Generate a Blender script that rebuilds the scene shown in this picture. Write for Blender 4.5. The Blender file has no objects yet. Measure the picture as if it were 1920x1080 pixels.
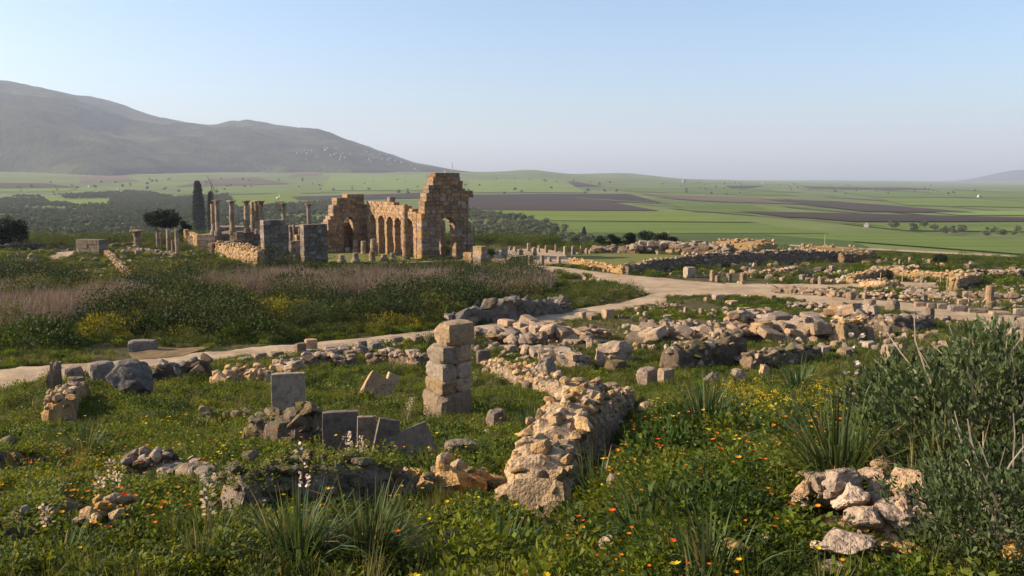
import bpy, bmesh, math, random
import numpy as np
from mathutils import Vector, Matrix, Euler

# ------------------------------------------------------------------ camera, sky, sun, exposure
random.seed(7); rng = np.random.default_rng(7)
SC = bpy.context.scene; COL = SC.collection
FPX = 1600.0                                   # focal length in photo pixels (1920 wide)
PITCH = math.atan(205.0 / FPX)
CT, ST = math.cos(PITCH), math.sin(PITCH)
cd = bpy.data.cameras.new('camera'); cam = bpy.data.objects.new('camera', cd); COL.objects.link(cam)
cd.sensor_width = 36.0; cd.lens = 36.0 * FPX / 1920.0; cd.clip_start = 0.1; cd.clip_end = 60000
cam.location = (0, 0, 0); cam.rotation_euler = (math.pi / 2 - PITCH, 0, 0)
SC.camera = cam
SUN_AZ, SUN_EL = math.radians(-89), math.radians(26)
sun_dir = Vector((math.sin(SUN_AZ) * math.cos(SUN_EL), math.cos(SUN_AZ) * math.cos(SUN_EL), math.sin(SUN_EL)))
W = bpy.data.worlds.new('World'); SC.world = W; W.use_nodes = True
nt = W.node_tree; nt.nodes.clear()
sky = nt.nodes.new('ShaderNodeTexSky'); sky.sky_type = 'NISHITA'; sky.sun_disc = False
sky.sun_elevation = SUN_EL; sky.sun_rotation = SUN_AZ; sky.altitude = 400
sky.air_density = 1.0; sky.dust_density = 2.6; sky.ozone_density = 3.4
bg = nt.nodes.new('ShaderNodeBackground'); bg.inputs['Strength'].default_value = 0.122
wo = nt.nodes.new('ShaderNodeOutputWorld')
nt.links.new(sky.outputs[0], bg.inputs[0]); nt.links.new(bg.outputs[0], wo.inputs[0])
sl = bpy.data.lights.new('sun', 'SUN'); sl.energy = 5.0; sl.angle = math.radians(0.6); sl.color = (1.0, 0.83, 0.62)
so = bpy.data.objects.new('sun', sl); COL.objects.link(so); so.rotation_euler = sun_dir.to_track_quat('Z', 'Y').to_euler()
so.location = (-40, 20, 40)
SC.view_settings.view_transform = 'Standard'; SC.view_settings.look = 'None'
SC.view_settings.exposure = 0.9; SC.view_settings.gamma = 1.0; SC.view_settings.use_curve_mapping = False
SC.render.engine = 'CYCLES'
SC.cycles.volume_bounces = 0; SC.cycles.max_bounces = 6; SC.cycles.diffuse_bounces = 3
SC.cycles.transparent_max_bounces = 8; SC.cycles.use_denoising = True

# ------------------------------------------------------------------ noise, terrain height
TAB = rng.random((256, 256))
def vnoise(x, y):
    xi = np.floor(x).astype(int); yi = np.floor(y).astype(int)
    fx = x - xi; fy = y - yi; fx = fx * fx * (3 - 2 * fx); fy = fy * fy * (3 - 2 * fy)
    a = TAB[xi & 255, yi & 255]; b = TAB[(xi + 1) & 255, yi & 255]; c = TAB[xi & 255, (yi + 1) & 255]; d = TAB[(xi + 1) & 255, (yi + 1) & 255]
    return (a * (1 - fx) + b * fx) * (1 - fy) + (c * (1 - fx) + d * fx) * fy
def fbm(x, y, o=4):
    s = 0; a = 0.5; t = 0
    for k in range(o):
        s = s + a * vnoise(x * 2 ** k + 17.3 * k, y * 2 ** k + 9.1 * k); t += a; a *= 0.5
    return s / t
def sstep(a, b, x):
    t = np.clip((x - a) / (b - a), 0, 1); return t * t * (3 - 2 * t)
PD = np.array([-400, -60, 0, 4, 8, 12, 16, 21, 27, 35, 45, 60, 80, 100, 135, 400.])
PZ = -np.array([-30, -8, 1.7, 2.2, 3.1, 4.05, 4.95, 5.9, 6.8, 7.6, 8.3, 9.1, 9.8, 10.2, 10.5, 10.6])
_t = np.concatenate([np.linspace(-400, -60, 60)[:-1], np.linspace(-60, 400, 2301)])
_z = np.interp(_t, PD, PZ)
_dense = np.linspace(-60, 400, 2301); _zd = np.interp(_dense, PD, PZ)
_k = np.ones(21) / 21; _zs = np.convolve(np.pad(_zd, 10, mode='edge'), _k, 'valid')
EX = np.array([-2000, -200, -85, -30, 0, 22, 42, 66, 120, 2000.]); EY = np.array([110, 120, 138, 146, 138, 126, 113, 99, 88, 80.])
def h(x, y):
    x = np.asarray(x, float); y = np.asarray(y, float)
    z = np.where(y < -60, np.interp(y, PD, PZ), np.interp(y, _dense, _zs))
    near = np.clip(1 - (y - 20) / 120, 0.25, 1) * sstep(260, 120, np.abs(y))
    z = z + near * (0.30 * (fbm(x * .33 + 5, y * .33, 3) - .5) + 0.16 * (fbm(x * 1.7, y * 1.7 + 40, 2) - .5))
    z = z + .55 * sstep(.15, 1.1, x - np.interp(y, [6.5, 8.5, 23], [.15, .45, 3.1])) * sstep(25, 18, y) * sstep(2.5, 6, y)   # bank held by the ochre wall
    ed = np.interp(x, EX, EY)
    z = z - 29.6 * sstep(0, 1, (y - ed) / 190)
    # far ground climbs slowly, more on the left
    d = np.sqrt(x * x + y * y) + 1e-6; a = x / np.maximum(y, 1.)
    up = np.interp(a, [-3, -.2, .03, .15, .27, .4, .6, 2], [86, 82, 76, 46, 20, 4, 0, 0])
    z = z + up * sstep(1300, 5200, d) * (y > 0)
    rol = sstep(1200, 3200, d)
    z = z + rol * 11 * (fbm(x / 900 + 3, y / 900 + 7, 2) - .5)
    # low ridge on the far right skyline
    z = z + 26 * np.exp(-((a - .13) / .045) ** 2) * sstep(4700, 5600, d) + 14 * np.exp(-((a - .02) / .03) ** 2) * sstep(4200, 5000, d)
    z = z + (10 * np.exp(-((a - .40) / .09) ** 2)) * sstep(6000, 8000, d)
    return z
RPX = np.array([-500, -250, 0, 100, 200, 260, 310, 400, 470, 530, 600, 660, 720, 780, 850, 920, 1000, 1050])
RPY = np.array([215, 200, 190, 197, 207, 222, 233, 240, 236, 243, 252, 270, 288, 306, 318, 327, 338, 352])
def hm(x, y):                                   # the mountain on the left
    x = np.asarray(x, float); y = np.asarray(y, float)
    d = np.sqrt(x * x + y * y) + 1e-6; a = x / np.maximum(y, 1.); px = 960 + FPX * a
    ridge = (335 - np.interp(px, RPX, RPY)) / FPX * 7200 + np.interp(px, [-500, 900, 1000], [0, 0, -20])
    r0 = 4000 + 1500 * (fbm(a * 7 + 2 + d * .0006, d * .0011 + 3.3, 2) - .5) + np.interp(px, [300, 800, 1050], [0, 300, 1300])
    t = np.clip((d - r0) / (7200 - r0), 0, 1); s = t ** 1.15 * (1.9 - .9 * t)
    n = fbm(x / 620 + 11 + y / 2600, y / 640, 4) - .5; n2 = 1 - np.abs(2 * fbm(x / 800 + 31 - y / 1900, y / 900 + 4, 3) - 1)
    g0 = h(x, y); z = g0 + (ridge - 48) * s + (n * 130 + (n2 - .75) * 150) * np.clip(ridge / 500, .1, 1) * np.sin(math.pi * np.clip(t, 0, 1)) ** .8
    z = z - 30 * sstep(.05, 0., t) + (fbm(x / 90, y / 90, 2) - .5) * 14 * np.clip(ridge / 300, 0, 1) * sstep(.05, .2, t)
    return z
def hall(x, y):
    return np.maximum(h(x, y), np.where((np.sqrt(x * x + y * y) > 2800) & (x < y * .06), hm(x, y), -1e3))
TS = np.geomspace(2.5, 16000, 3200)
def rayd(px, py):
    u = (px - 960) / FPX; v = (540 - py) / FPX
    return np.array([u, CT + v * ST, -ST + v * CT])
def P(px, py):                                  # where the ray through a photo pixel meets the ground
    d = rayd(px, py); q = TS[:, None] * d[None]
    below = q[:, 2] < hall(q[:, 0], q[:, 1])
    i = int(np.argmax(below)) if below.any() else len(TS) - 1
    lo, hi = TS[max(i - 1, 0)], TS[i]
    for _ in range(14):
        m = .5 * (lo + hi); w = m * d
        if w[2] < float(hall(w[0], w[1])): hi = m
        else: lo = m
    w = hi * d; return np.array([w[0], w[1], float(hall(w[0], w[1]))])
def to_px(x, y, z):
    dep = y * CT - z * ST; vv = y * ST + z * CT
    return 960 + FPX * x / dep, 540 - FPX * vv / dep
def mpp(p): return (p[1] * CT - p[2] * ST) / FPX  # metres per photo pixel at a point
def zat(py, y):                                 # height of the sight line through row py at forward distance y
    d = rayd(960, py); return y * d[2] / d[1]

# ------------------------------------------------------------------ materials
def new_mat(name):
    m = bpy.data.materials.new(name); m.use_nodes = True; n = m.node_tree
    for q in list(n.nodes):
        if q.type != 'OUTPUT_MATERIAL': n.nodes.remove(q)
    return m, n, n.nodes, n.links, [q for q in n.nodes if q.type == 'OUTPUT_MATERIAL'][0]
def mixc(N, L, fac, a, b, mode='MIX'):
    q = N.new('ShaderNodeMix'); q.data_type = 'RGBA'; q.blend_type = mode
    for s, v in ((0, fac), (6, a), (7, b)):
        if hasattr(v, 'links'): L.new(v, q.inputs[s])
        elif s == 0: q.inputs[0].default_value = v
        else: q.inputs[s].default_value = (*v, 1)
    return q.outputs[2]
def ramp(N, L, src, a, b):
    q = N.new('ShaderNodeMapRange'); q.inputs[1].default_value = a; q.inputs[2].default_value = b
    L.new(src, q.inputs[0]); return q.outputs[0]
def noise(N, L, vec, scale, det=4, rough=.55):
    q = N.new('ShaderNodeTexNoise'); q.inputs['Scale'].default_value = scale; q.inputs['Detail'].default_value = det
    q.inputs['Roughness'].default_value = rough; L.new(vec, q.inputs['Vector']); return q.outputs['Fac']
def stone_mat(name, c1, c2, lichen=(.09, .085, .075), la=.5, scale=3., bump=.5, bdist=.03, moss=None):
    m, n, N, L, out = new_mat(name)
    geo = N.new('ShaderNodeNewGeometry'); pos = geo.outputs['Position']
    oi = N.new('ShaderNodeObjectInfo')
    off = N.new('ShaderNodeVectorMath'); off.operation = 'MULTIPLY_ADD'
    cmb = N.new('ShaderNodeCombineXYZ')
    for k in range(3): L.new(oi.outputs['Random'], cmb.inputs[k])
    L.new(cmb.outputs[0], off.inputs[0]); off.inputs[1].default_value = (40, 23, 61); L.new(pos, off.inputs[2]); vec = off.outputs[0]
    f1 = noise(N, L, vec, scale, 5, .6); f2 = noise(N, L, vec, scale * 2.7, 5, .65); f3 = noise(N, L, vec, scale * 9, 3, .6)
    c = mixc(N, L, ramp(N, L, f1, .35, .65), c1, c2)
    c = mixc(N, L, ramp(N, L, f2, .56 - .12 * la, .68 - .08 * la), c, lichen)
    c = mixc(N, L, ramp(N, L, f3, .3, .8), c, tuple(.55 * (a + b) / 2 for a, b in zip(c1, c2)))
    if moss:
        up = N.new('ShaderNodeSeparateXYZ'); L.new(geo.outputs['Normal'], up.inputs[0])
        mm = N.new('ShaderNodeMath'); mm.operation = 'MULTIPLY'; L.new(ramp(N, L, up.outputs[2], .5, .9), mm.inputs[0]); L.new(ramp(N, L, f1, .4, .55), mm.inputs[1])
        c = mixc(N, L, mm.outputs[0], c, moss)
    hs = N.new('ShaderNodeHueSaturation'); L.new(c, hs.inputs['Color'])
    v = N.new('ShaderNodeMapRange'); v.inputs[3].default_value = .68; v.inputs[4].default_value = 1.25; L.new(oi.outputs['Random'], v.inputs[0]); L.new(v.outputs[0], hs.inputs['Value'])
    v2 = N.new('ShaderNodeMath'); v2.operation = 'FRACT'; v3 = N.new('ShaderNodeMath'); v3.operation = 'MULTIPLY'; v3.inputs[1].default_value = 7.31
    L.new(oi.outputs['Random'], v3.inputs[0]); L.new(v3.outputs[0], v2.inputs[0])
    v4 = N.new('ShaderNodeMapRange'); v4.inputs[3].default_value = .7; v4.inputs[4].default_value = 1.12; L.new(v2.outputs[0], v4.inputs[0]); L.new(v4.outputs[0], hs.inputs['Saturation'])
    b = N.new('ShaderNodeBsdfPrincipled'); L.new(hs.outputs[0], b.inputs['Base Color']); b.inputs['Roughness'].default_value = .92; b.inputs['Specular IOR Level'].default_value = .15
    bp = N.new('ShaderNodeBump'); bp.inputs['Strength'].default_value = bump; bp.inputs['Distance'].default_value = bdist
    ad = N.new('ShaderNodeMath'); ad.operation = 'ADD'; L.new(f2, ad.inputs[0]); L.new(f3, ad.inputs[1]); L.new(ad.outputs[0], bp.inputs['Height']); L.new(bp.outputs[0], b.inputs['Normal'])
    L.new(b.outputs[0], out.inputs[0]); return m
def leaf_mat(name, c1, c2, c3=None, trans=.35, vs=.6, rough=.6):
    m, n, N, L, out = new_mat(name)
    geo = N.new('ShaderNodeNewGeometry'); oi = N.new('ShaderNodeObjectInfo')
    f = noise(N, L, geo.outputs['Position'], vs, 3)
    c = mixc(N, L, ramp(N, L, f, .35, .65), c1, c2)
    if c3: c = mixc(N, L, ramp(N, L, oi.outputs['Random'], .62, 1.), c, c3)
    rp = N.new('ShaderNodeHueSaturation'); L.new(c, rp.inputs['Color'])
    v = N.new('ShaderNodeMapRange'); v.inputs[3].default_value = .6; v.inputs[4].default_value = 1.35
    L.new(geo.outputs['Random Per Island'], v.inputs[0]); L.new(v.outputs[0], rp.inputs['Value'])
    hv = N.new('ShaderNodeMapRange'); hv.inputs[3].default_value = .475; hv.inputs[4].default_value = .525; L.new(oi.outputs['Random'], hv.inputs[0]); L.new(hv.outputs[0], rp.inputs['Hue'])
    b = N.new('ShaderNodeBsdfPrincipled'); b.inputs['Roughness'].default_value = rough; b.inputs['Specular IOR Level'].default_value = .12
    t = N.new('ShaderNodeBsdfTranslucent'); mx = N.new('ShaderNodeMixShader'); mx.inputs[0].default_value = trans
    L.new(rp.outputs[0], b.inputs['Base Color'])
    tc = mixc(N, L, 1.0, rp.outputs[0], (1.35, 1.2, .5), 'MULTIPLY'); L.new(tc, t.inputs[0])
    L.new(b.outputs[0], mx.inputs[1]); L.new(t.outputs[0], mx.inputs[2]); L.new(mx.outputs[0], out.inputs[0]); return m
def plain_mat(name, c, rough=.8, c2=None, scale=5.):
    m, n, N, L, out = new_mat(name); b = N.new('ShaderNodeBsdfPrincipled'); b.inputs['Roughness'].default_value = rough; b.inputs['Specular IOR Level'].default_value = .2
    geo = N.new('ShaderNodeNewGeometry')
    L.new(mixc(N, L, ramp(N, L, noise(N, L, geo.outputs['Position'], scale, 4), .35, .65), c, c2 or tuple(.75 * k for k in c)), b.inputs['Base Color'])
    L.new(b.outputs[0], out.inputs[0]); return m

M = {}
M['basilica'] = stone_mat('basilica stone', (.45, .28, .14), (.31, .18, .09), (.13, .09, .06), .8, 1.1, .9, .07)
M['forum'] = stone_mat('forum stone', (.42, .30, .18), (.30, .20, .12), (.13, .10, .075), .6, 1.3, .8, .05)
M['forumd'] = stone_mat('lichened forum stone', (.33, .24, .15), (.22, .16, .10), (.07, .06, .05), 1.0, 1.0, .8, .05)  # dark lichen, plus shade of the gate pier fronts put into the base tone
M['block'] = stone_mat('weathered block stone', (.37, .26, .165), (.27, .185, .115), (.13, .10, .075), .7, 2.6, .8, .02)
M['pillar'] = stone_mat('pillar stone', (.44, .31, .18), (.33, .23, .135), (.17, .13, .09), .5, 3.0, .9, .02)
M['slab'] = stone_mat('grey slab stone', (.25, .195, .14), (.18, .14, .10), (.10, .085, .065), .6, 2.4, .6, .012)
M['rubble'] = stone_mat('ochre rubble', (.58, .36, .145), (.45, .265, .10), (.22, .135, .07), .35, 4.0, 1., .03)
M['rock'] = stone_mat('pale rough rock', (.50, .335, .195), (.36, .235, .135), (.17, .12, .08), .5, 3.5, 1., .03)
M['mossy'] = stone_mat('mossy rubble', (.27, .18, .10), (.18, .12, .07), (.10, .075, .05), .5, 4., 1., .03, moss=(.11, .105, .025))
M['core'] = stone_mat('wall core earth', (.24, .16, .09), (.15, .10, .06), (.10, .07, .045), .5, 5., 1., .04)
M['herb'] = leaf_mat('herb leaves', (.075, .115, .011), (.145, .17, .014), (.16, .14, .02), .4, .5)
M['herbd'] = leaf_mat('dark herb leaves', (.034, .058, .012), (.065, .092, .018), None, .3, .5)
M['grass'] = leaf_mat('grass blades', (.072, .092, .024), (.13, .13, .038), (.21, .17, .075), .35, .4)
M['strap'] = leaf_mat('asphodel leaves', (.05, .085, .03), (.095, .125, .045), None, .3, 1.2, .5)
M['dryleaf'] = leaf_mat('dry leaves', (.26, .19, .09), (.20, .14, .06), None, .3, 2.)
M['scrub'] = leaf_mat('scrub leaves', (.038, .062, .014), (.085, .105, .022), (.12, .115, .03), .3, .18)
M['scrubd'] = leaf_mat('dark scrub leaves', (.018, .034, .009), (.045, .06, .014), None, .2, .3)
M['scruby'] = leaf_mat('olive scrub leaves', (.085, .085, .02), (.12, .115, .03), None, .3, .3)
M['yweed'] = leaf_mat('yellow weeds', (.20, .16, .015), (.11, .12, .02), None, .35, .3)
M['brush'] = leaf_mat('dry grey brush', (.225, .165, .155), (.17, .13, .115), (.13, .12, .075), .25, .15)
M['shrub'] = leaf_mat('shrub leaves', (.05, .075, .03), (.085, .11, .045), None, .25, 1.5)
M['olive'] = leaf_mat('olive leaves', (.07, .08, .042), (.115, .12, .065), (.07, .10, .035), .15, .02)
M['conifer'] = leaf_mat('dark conifer leaves', (.012, .02, .009), (.022, .033, .012), None, .1, .3)
M['bark'] = plain_mat('bark', (.10, .075, .05), .9, (.06, .045, .03), 8)
M['twig'] = plain_mat('pale twig', (.30, .25, .19), .8, (.2, .16, .12), 20)
M['orange'] = leaf_mat('orange petals', (.78, .24, .015), (.66, .15, .01), None, .4, 3)
M['yellow'] = leaf_mat('yellow petals', (.75, .52, .02), (.62, .42, .02), None, .4, 3)
M['white'] = leaf_mat('pale pink petals', (.62, .50, .46), (.5, .38, .34), None, .3, 9)
M['wood'] = plain_mat('wooden stake', (.42, .32, .2), .7)
M['house'] = plain_mat('house render', (.42, .38, .33), .8)
M['steel'] = plain_mat('scaffold steel', (.05, .045, .04), .5)
M['bird'] = plain_mat('white plumage', (.8, .78, .74), .7)

def ground_mat():
    m, n, N, L, out = new_mat('ground soil and turf'); geo = N.new('ShaderNodeNewGeometry'); pos = geo.outputs['Position']
    f1 = noise(N, L, pos, .35, 5); f2 = noise(N, L, pos, 3.2, 6, .65); f3 = noise(N, L, pos, 22, 4, .65)
    c = mixc(N, L, ramp(N, L, f2, .38, .62), (.060, .060, .018), (.14, .10, .052))
    c = mixc(N, L, ramp(N, L, f1, .45, .68), c, (.070, .080, .02))
    c = mixc(N, L, ramp(N, L, f3, .3, .75), c, (.05, .042, .02))
    sx = N.new('ShaderNodeSeparateXYZ'); L.new(pos, sx.inputs[0])
    fa = noise(N, L, pos, .0035, 5, .6); fb = noise(N, L, pos, .02, 4, .6)
    far = mixc(N, L, ramp(N, L, fa, .40, .60), (.13, .155, .036), (.09, .115, .03))
    far = mixc(N, L, ramp(N, L, fb, .55, .8), far, (.12, .125, .04))
    c = mixc(N, L, ramp(N, L, sx.outputs[1], 140, 300), c, far)
    b = N.new('ShaderNodeBsdfPrincipled'); b.inputs['Roughness'].default_value = 1.; b.inputs['Specular IOR Level'].default_value = .1; L.new(c, b.inputs['Base Color'])
    bp = N.new('ShaderNodeBump'); bp.inputs['Strength'].default_value = .7; bp.inputs['Distance'].default_value = .06; L.new(f3, bp.inputs['Height']); L.new(bp.outputs[0], b.inputs['Normal'])
    L.new(b.outputs[0], out.inputs[0]); return m
def dirt_mat(name, c1, c2, c3, s=1.):
    m, n, N, L, out = new_mat(name); geo = N.new('ShaderNodeNewGeometry'); pos = geo.outputs['Position']
    f1 = noise(N, L, pos, .5 * s, 5); f2 = noise(N, L, pos, 4 * s, 6, .7); f3 = noise(N, L, pos, 14 * s, 4, .7)
    c = mixc(N, L, ramp(N, L, f1, .35, .65), c1, c2); c = mixc(N, L, ramp(N, L, f2, .52, .72), c, c3)
    c = mixc(N, L, ramp(N, L, f3, .55, .8), c, tuple(.6 * k for k in c2))
    b = N.new('ShaderNodeBsdfPrincipled'); b.inputs['Roughness'].default_value = 1.; b.inputs['Specular IOR Level'].default_value = .1; L.new(c, b.inputs['Base Color'])
    bp = N.new('ShaderNodeBump'); bp.inputs['Strength'].default_value = .8; bp.inputs['Distance'].default_value = .04; L.new(f2, bp.inputs['Height']); L.new(bp.outputs[0], b.inputs['Normal'])
    L.new(b.outputs[0], out.inputs[0]); return m
def field_mat(name, c1, c2, s=.01, stripe=None):
    m, n, N, L, out = new_mat(name); geo = N.new('ShaderNodeNewGeometry'); pos = geo.outputs['Position']; oi = N.new('ShaderNodeObjectInfo')
    c = mixc(N, L, ramp(N, L, noise(N, L, pos, s, 5, .6), .35, .65), c1, c2)
    mp = N.new('ShaderNodeMapping'); mp.inputs['Scale'].default_value = (.004, .06, 1); mp.inputs['Rotation'].default_value = (0, 0, .1); L.new(pos, mp.inputs[0])
    f = noise(N, L, mp.outputs[0], 1., 4, .6); c = mixc(N, L, ramp(N, L, f, .4, .75), c, tuple(.72 * a for a in c2))
    hs = N.new('ShaderNodeHueSaturation'); L.new(c, hs.inputs['Color']); v = N.new('ShaderNodeMapRange'); v.inputs[3].default_value = .85; v.inputs[4].default_value = 1.15
    L.new(oi.outputs['Random'], v.inputs[0]); L.new(v.outputs[0], hs.inputs['Value'])
    b = N.new('ShaderNodeBsdfPrincipled'); b.inputs['Roughness'].default_value = 1.; b.inputs['Specular IOR Level'].default_value = .05; L.new(hs.outputs[0], b.inputs['Base Color'])
    L.new(b.outputs[0], out.inputs[0]); return m
M['ground'] = ground_mat()
M['dirt'] = dirt_mat('pale dirt path', (.40, .295, .185), (.27, .185, .105), (.50, .39, .27))
M['brownsoil'] = dirt_mat('brown soil', (.20, .13, .06), (.15, .10, .05), (.22, .16, .08))
M['lawn'] = dirt_mat('mown lawn', (.12, .125, .03), (.15, .14, .035), (.17, .15, .06))
M['fgreen'] = field_mat('green crop', (.125, .165, .026), (.095, .13, .026))
M['fbright'] = field_mat('bright green crop', (.17, .215, .028), (.135, .175, .028))
M['fpale'] = field_mat('pale green pasture', (.16, .21, .045), (.135, .17, .045))
M['fdark'] = field_mat('dark green crop', (.08, .115, .022), (.062, .09, .022))
M['fsoil'] = field_mat('ploughed dark soil', (.062, .042, .032), (.05, .036, .028))
M['ftan'] = field_mat('ploughed tan soil', (.15, .11, .07), (.11, .085, .055))
def mountain_mat():
    m, n, N, L, out = new_mat('mountain scrub forest'); geo = N.new('ShaderNodeNewGeometry'); pos = geo.outputs['Position']
    f1 = noise(N, L, pos, .0016, 5, .6); f2 = noise(N, L, pos, .008, 5, .7); f3 = noise(N, L, pos, .05, 4, .7)
    c = mixc(N, L, ramp(N, L, f2, .4, .62), (.022, .030, .014), (.075, .074, .036))
    c = mixc(N, L, ramp(N, L, f1, .56, .68), c, (.16, .15, .06)); c = mixc(N, L, ramp(N, L, f3, .45, .7), c, (.028, .036, .018))
    b = N.new('ShaderNodeBsdfPrincipled'); b.inputs['Roughness'].default_value = 1.; b.inputs['Specular IOR Level'].default_value = .05; L.new(c, b.inputs['Base Color'])
    bp = N.new('ShaderNodeBump'); bp.inputs['Strength'].default_value = 1.; bp.inputs['Distance'].default_value = 14; L.new(f3, bp.inputs['Height']); L.new(bp.outputs[0], b.inputs['Normal'])
    L.new(b.outputs[0], out.inputs[0]); return m
M['mountain'] = mountain_mat()

# ------------------------------------------------------------------ object helpers
def mesh_np(name, v, f, mat=None, smooth=False):
    me = bpy.data.meshes.new(name); v = np.asarray(v, np.float32)
    if isinstance(f, np.ndarray):
        k = f.shape[1]; me.vertices.add(len(v)); me.vertices.foreach_set('co', v.ravel()); me.loops.add(f.size); me.loops.foreach_set('vertex_index', f.astype(np.int32).ravel())
        me.polygons.add(len(f)); me.polygons.foreach_set('loop_start', np.arange(0, f.size, k, dtype=np.int32)); me.update(calc_edges=True)
    else: me.from_pydata([tuple(map(float, p)) for p in v], [], f)
    if smooth: me.polygons.foreach_set('use_smooth', np.ones(len(me.polygons), bool))
    if mat: me.materials.append(mat)
    me.update(); return me
def link(name, data, parent=None, loc=None, rot=None, scl=None):
    o = bpy.data.objects.new(name, data); COL.objects.link(o)
    if parent is not None: o.parent = parent
    if loc is not None: o.location = loc
    if rot is not None: o.rotation_euler = rot
    if scl is not None: o.scale = scl
    return o
def tag(o, label=None, cat=None, group=None, kind=None):
    if label: o['label'] = label
    if cat: o['category'] = cat
    if group: o['group'] = group
    if kind: o['kind'] = kind
    return o
def empty(name, loc, rz=0, label=None, cat=None, group=None):
    o = link(name, None, None, tuple(map(float, loc)), (0, 0, rz)); o.empty_display_size = .3
    return tag(o, label, cat, group)
OBST = []; TURF = []
def obst(p, r): OBST.append((p[0], p[1], r))
MESH_MAT = {}
def with_mat(me, mat):                          # a mesh per (shape, material), shared by all copies
    k = (me.name, mat.name)
    if k not in MESH_MAT:
        c = me.copy(); c.materials.clear(); c.materials.append(mat); MESH_MAT[k] = c
    return MESH_MAT[k]
def box_mesh(seed, bev=.05, jit=.012):
    r = random.Random(seed); bm = bmesh.new(); bmesh.ops.create_cube(bm, size=1)
    bmesh.ops.bevel(bm, geom=bm.edges[:], offset=bev, segments=1, affect='EDGES', profile=.5)
    for v in bm.verts: v.co += Vector((r.uniform(-jit, jit), r.uniform(-jit, jit), r.uniform(-jit, jit)))
    bmesh.ops.triangulate(bm, faces=[f for f in bm.faces if len(f.verts) > 4])
    me = bpy.data.meshes.new('ashlar'); bm.to_mesh(me); bm.free(); return me
def worn_mesh(seed, amp=.05, rnd=.10, cuts=4):
    from mathutils import noise as mn
    r = random.Random(seed); bm = bmesh.new(); bmesh.ops.create_cube(bm, size=1); bmesh.ops.subdivide_edges(bm, edges=bm.edges[:], cuts=cuts, use_grid_fill=True)
    o = Vector((r.uniform(0, 99), r.uniform(0, 99), r.uniform(0, 99)))
    chips = []
    for k in range(5):
        c = Vector((r.choice((-.5, .5)), r.choice((-.5, .5)), r.choice((-.5, .5, .5)))); chips.append((c.normalized(), r.uniform(.62, .8)))
    for v in bm.verts:
        p = v.co.copy(); q = p.length; e = sum(1 for k in range(3) if abs(p[k]) > .499)
        if e >= 2: p *= 1 - rnd * (.5 if e == 2 else .9)
        for nn, c in chips:
            d = p.dot(nn) - c
            if d > 0: p -= nn * d
        d = mn.noise(v.co * 2.2 + o) * amp + mn.noise(v.co * 6 + o) * amp * .5
        v.co = p * (1 + d)
    bmesh.ops.triangulate(bm, faces=bm.faces[:])
    me = bpy.data.meshes.new('worn_block'); bm.to_mesh(me); bm.free(); return me
def rock_mesh(seed, sub=3, cuts=9, amp=.12):
    from mathutils import noise as mn
    r = random.Random(seed); bm = bmesh.new(); bmesh.ops.create_icosphere(bm, subdivisions=sub, radius=.62)
    o = Vector((r.uniform(0, 99), r.uniform(0, 99), r.uniform(0, 99)))
    pl = []
    for k in range(cuts):
        d = Vector((r.gauss(0, 1), r.gauss(0, 1), r.gauss(0, 1))).normalized(); pl.append((d, r.uniform(.25, .46)))
    for v in bm.verts:
        p = v.co.copy()
        for d, c in pl:
            e = p.dot(d) - c
            if e > 0: p -= d * e
        v.co = p * (1 + mn.noise(p * 3 + o) * amp + mn.noise(p * 8 + o) * amp * .5 + mn.noise(p * 17 + o) * amp * .25)
    me = bpy.data.meshes.new('rock'); bm.to_mesh(me); bm.free(); return me
BOX = [box_mesh(k, random.uniform(.03, .07), random.uniform(.008, .02)) for k in range(10)]
WORN = [worn_mesh(k, .05 + .03 * (k % 3), .06 + .03 * (k % 4)) for k in range(12)]
SLAB = [worn_mesh(50 + k, .022, .03) for k in range(4)]
ROCK = [rock_mesh(k, 4, 9 + k % 4, .16 + .05 * (k % 3)) for k in range(12)]
PEB = [rock_mesh(100 + k, 2, 13, .10) for k in range(10)]
KINDS = {'box': BOX, 'worn': WORN, 'slab': SLAB, 'rock': ROCK, 'peb': PEB}
def arr_of(me):
    n = len(me.vertices); v = np.empty(n * 3, np.float32); me.vertices.foreach_get('co', v)
    return v.reshape(-1, 3), [tuple(p.vertices) for p in me.polygons]
def joined(name, insts, mat, parent):           # many small pieces too small to pick apart: one mesh
    vs, fs, n = [], [], 0; cache = {}
    for me, mw in insts:
        if me.name not in cache: cache[me.name] = arr_of(me)
        v, f = cache[me.name]; A = np.array(mw)
        vs.append(v @ A[:3, :3].T + A[:3, 3]); fs += [tuple(i + n for i in t) for t in f]; n += len(v)
    o = link(name, mesh_np(name, np.concatenate(vs), fs, mat), parent); return tag(o, kind='stuff')
def mtx(loc, rot, scl): return Matrix.Translation(loc) @ Euler(rot).to_matrix().to_4x4() @ Matrix.Diagonal((*scl, 1))
ORD = 'first second third fourth fifth sixth seventh eighth ninth tenth eleventh twelfth thirteenth fourteenth fifteenth sixteenth seventeenth eighteenth nineteenth twentieth'.split()
for _d, _w in ((20, 'twenty'), (30, 'thirty'), (40, 'forty')):
    if _d > 20: ORD.append(_w[:-1] + 'ieth')
    for _o in ORD[:9]: ORD.append(_w + '-' + _o)
YAW = math.atan2(.58, .81)                      # the town grid: walls run along U and V
U = np.array([-.5822, .8131]); V = np.array([.8131, .5822])

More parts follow.
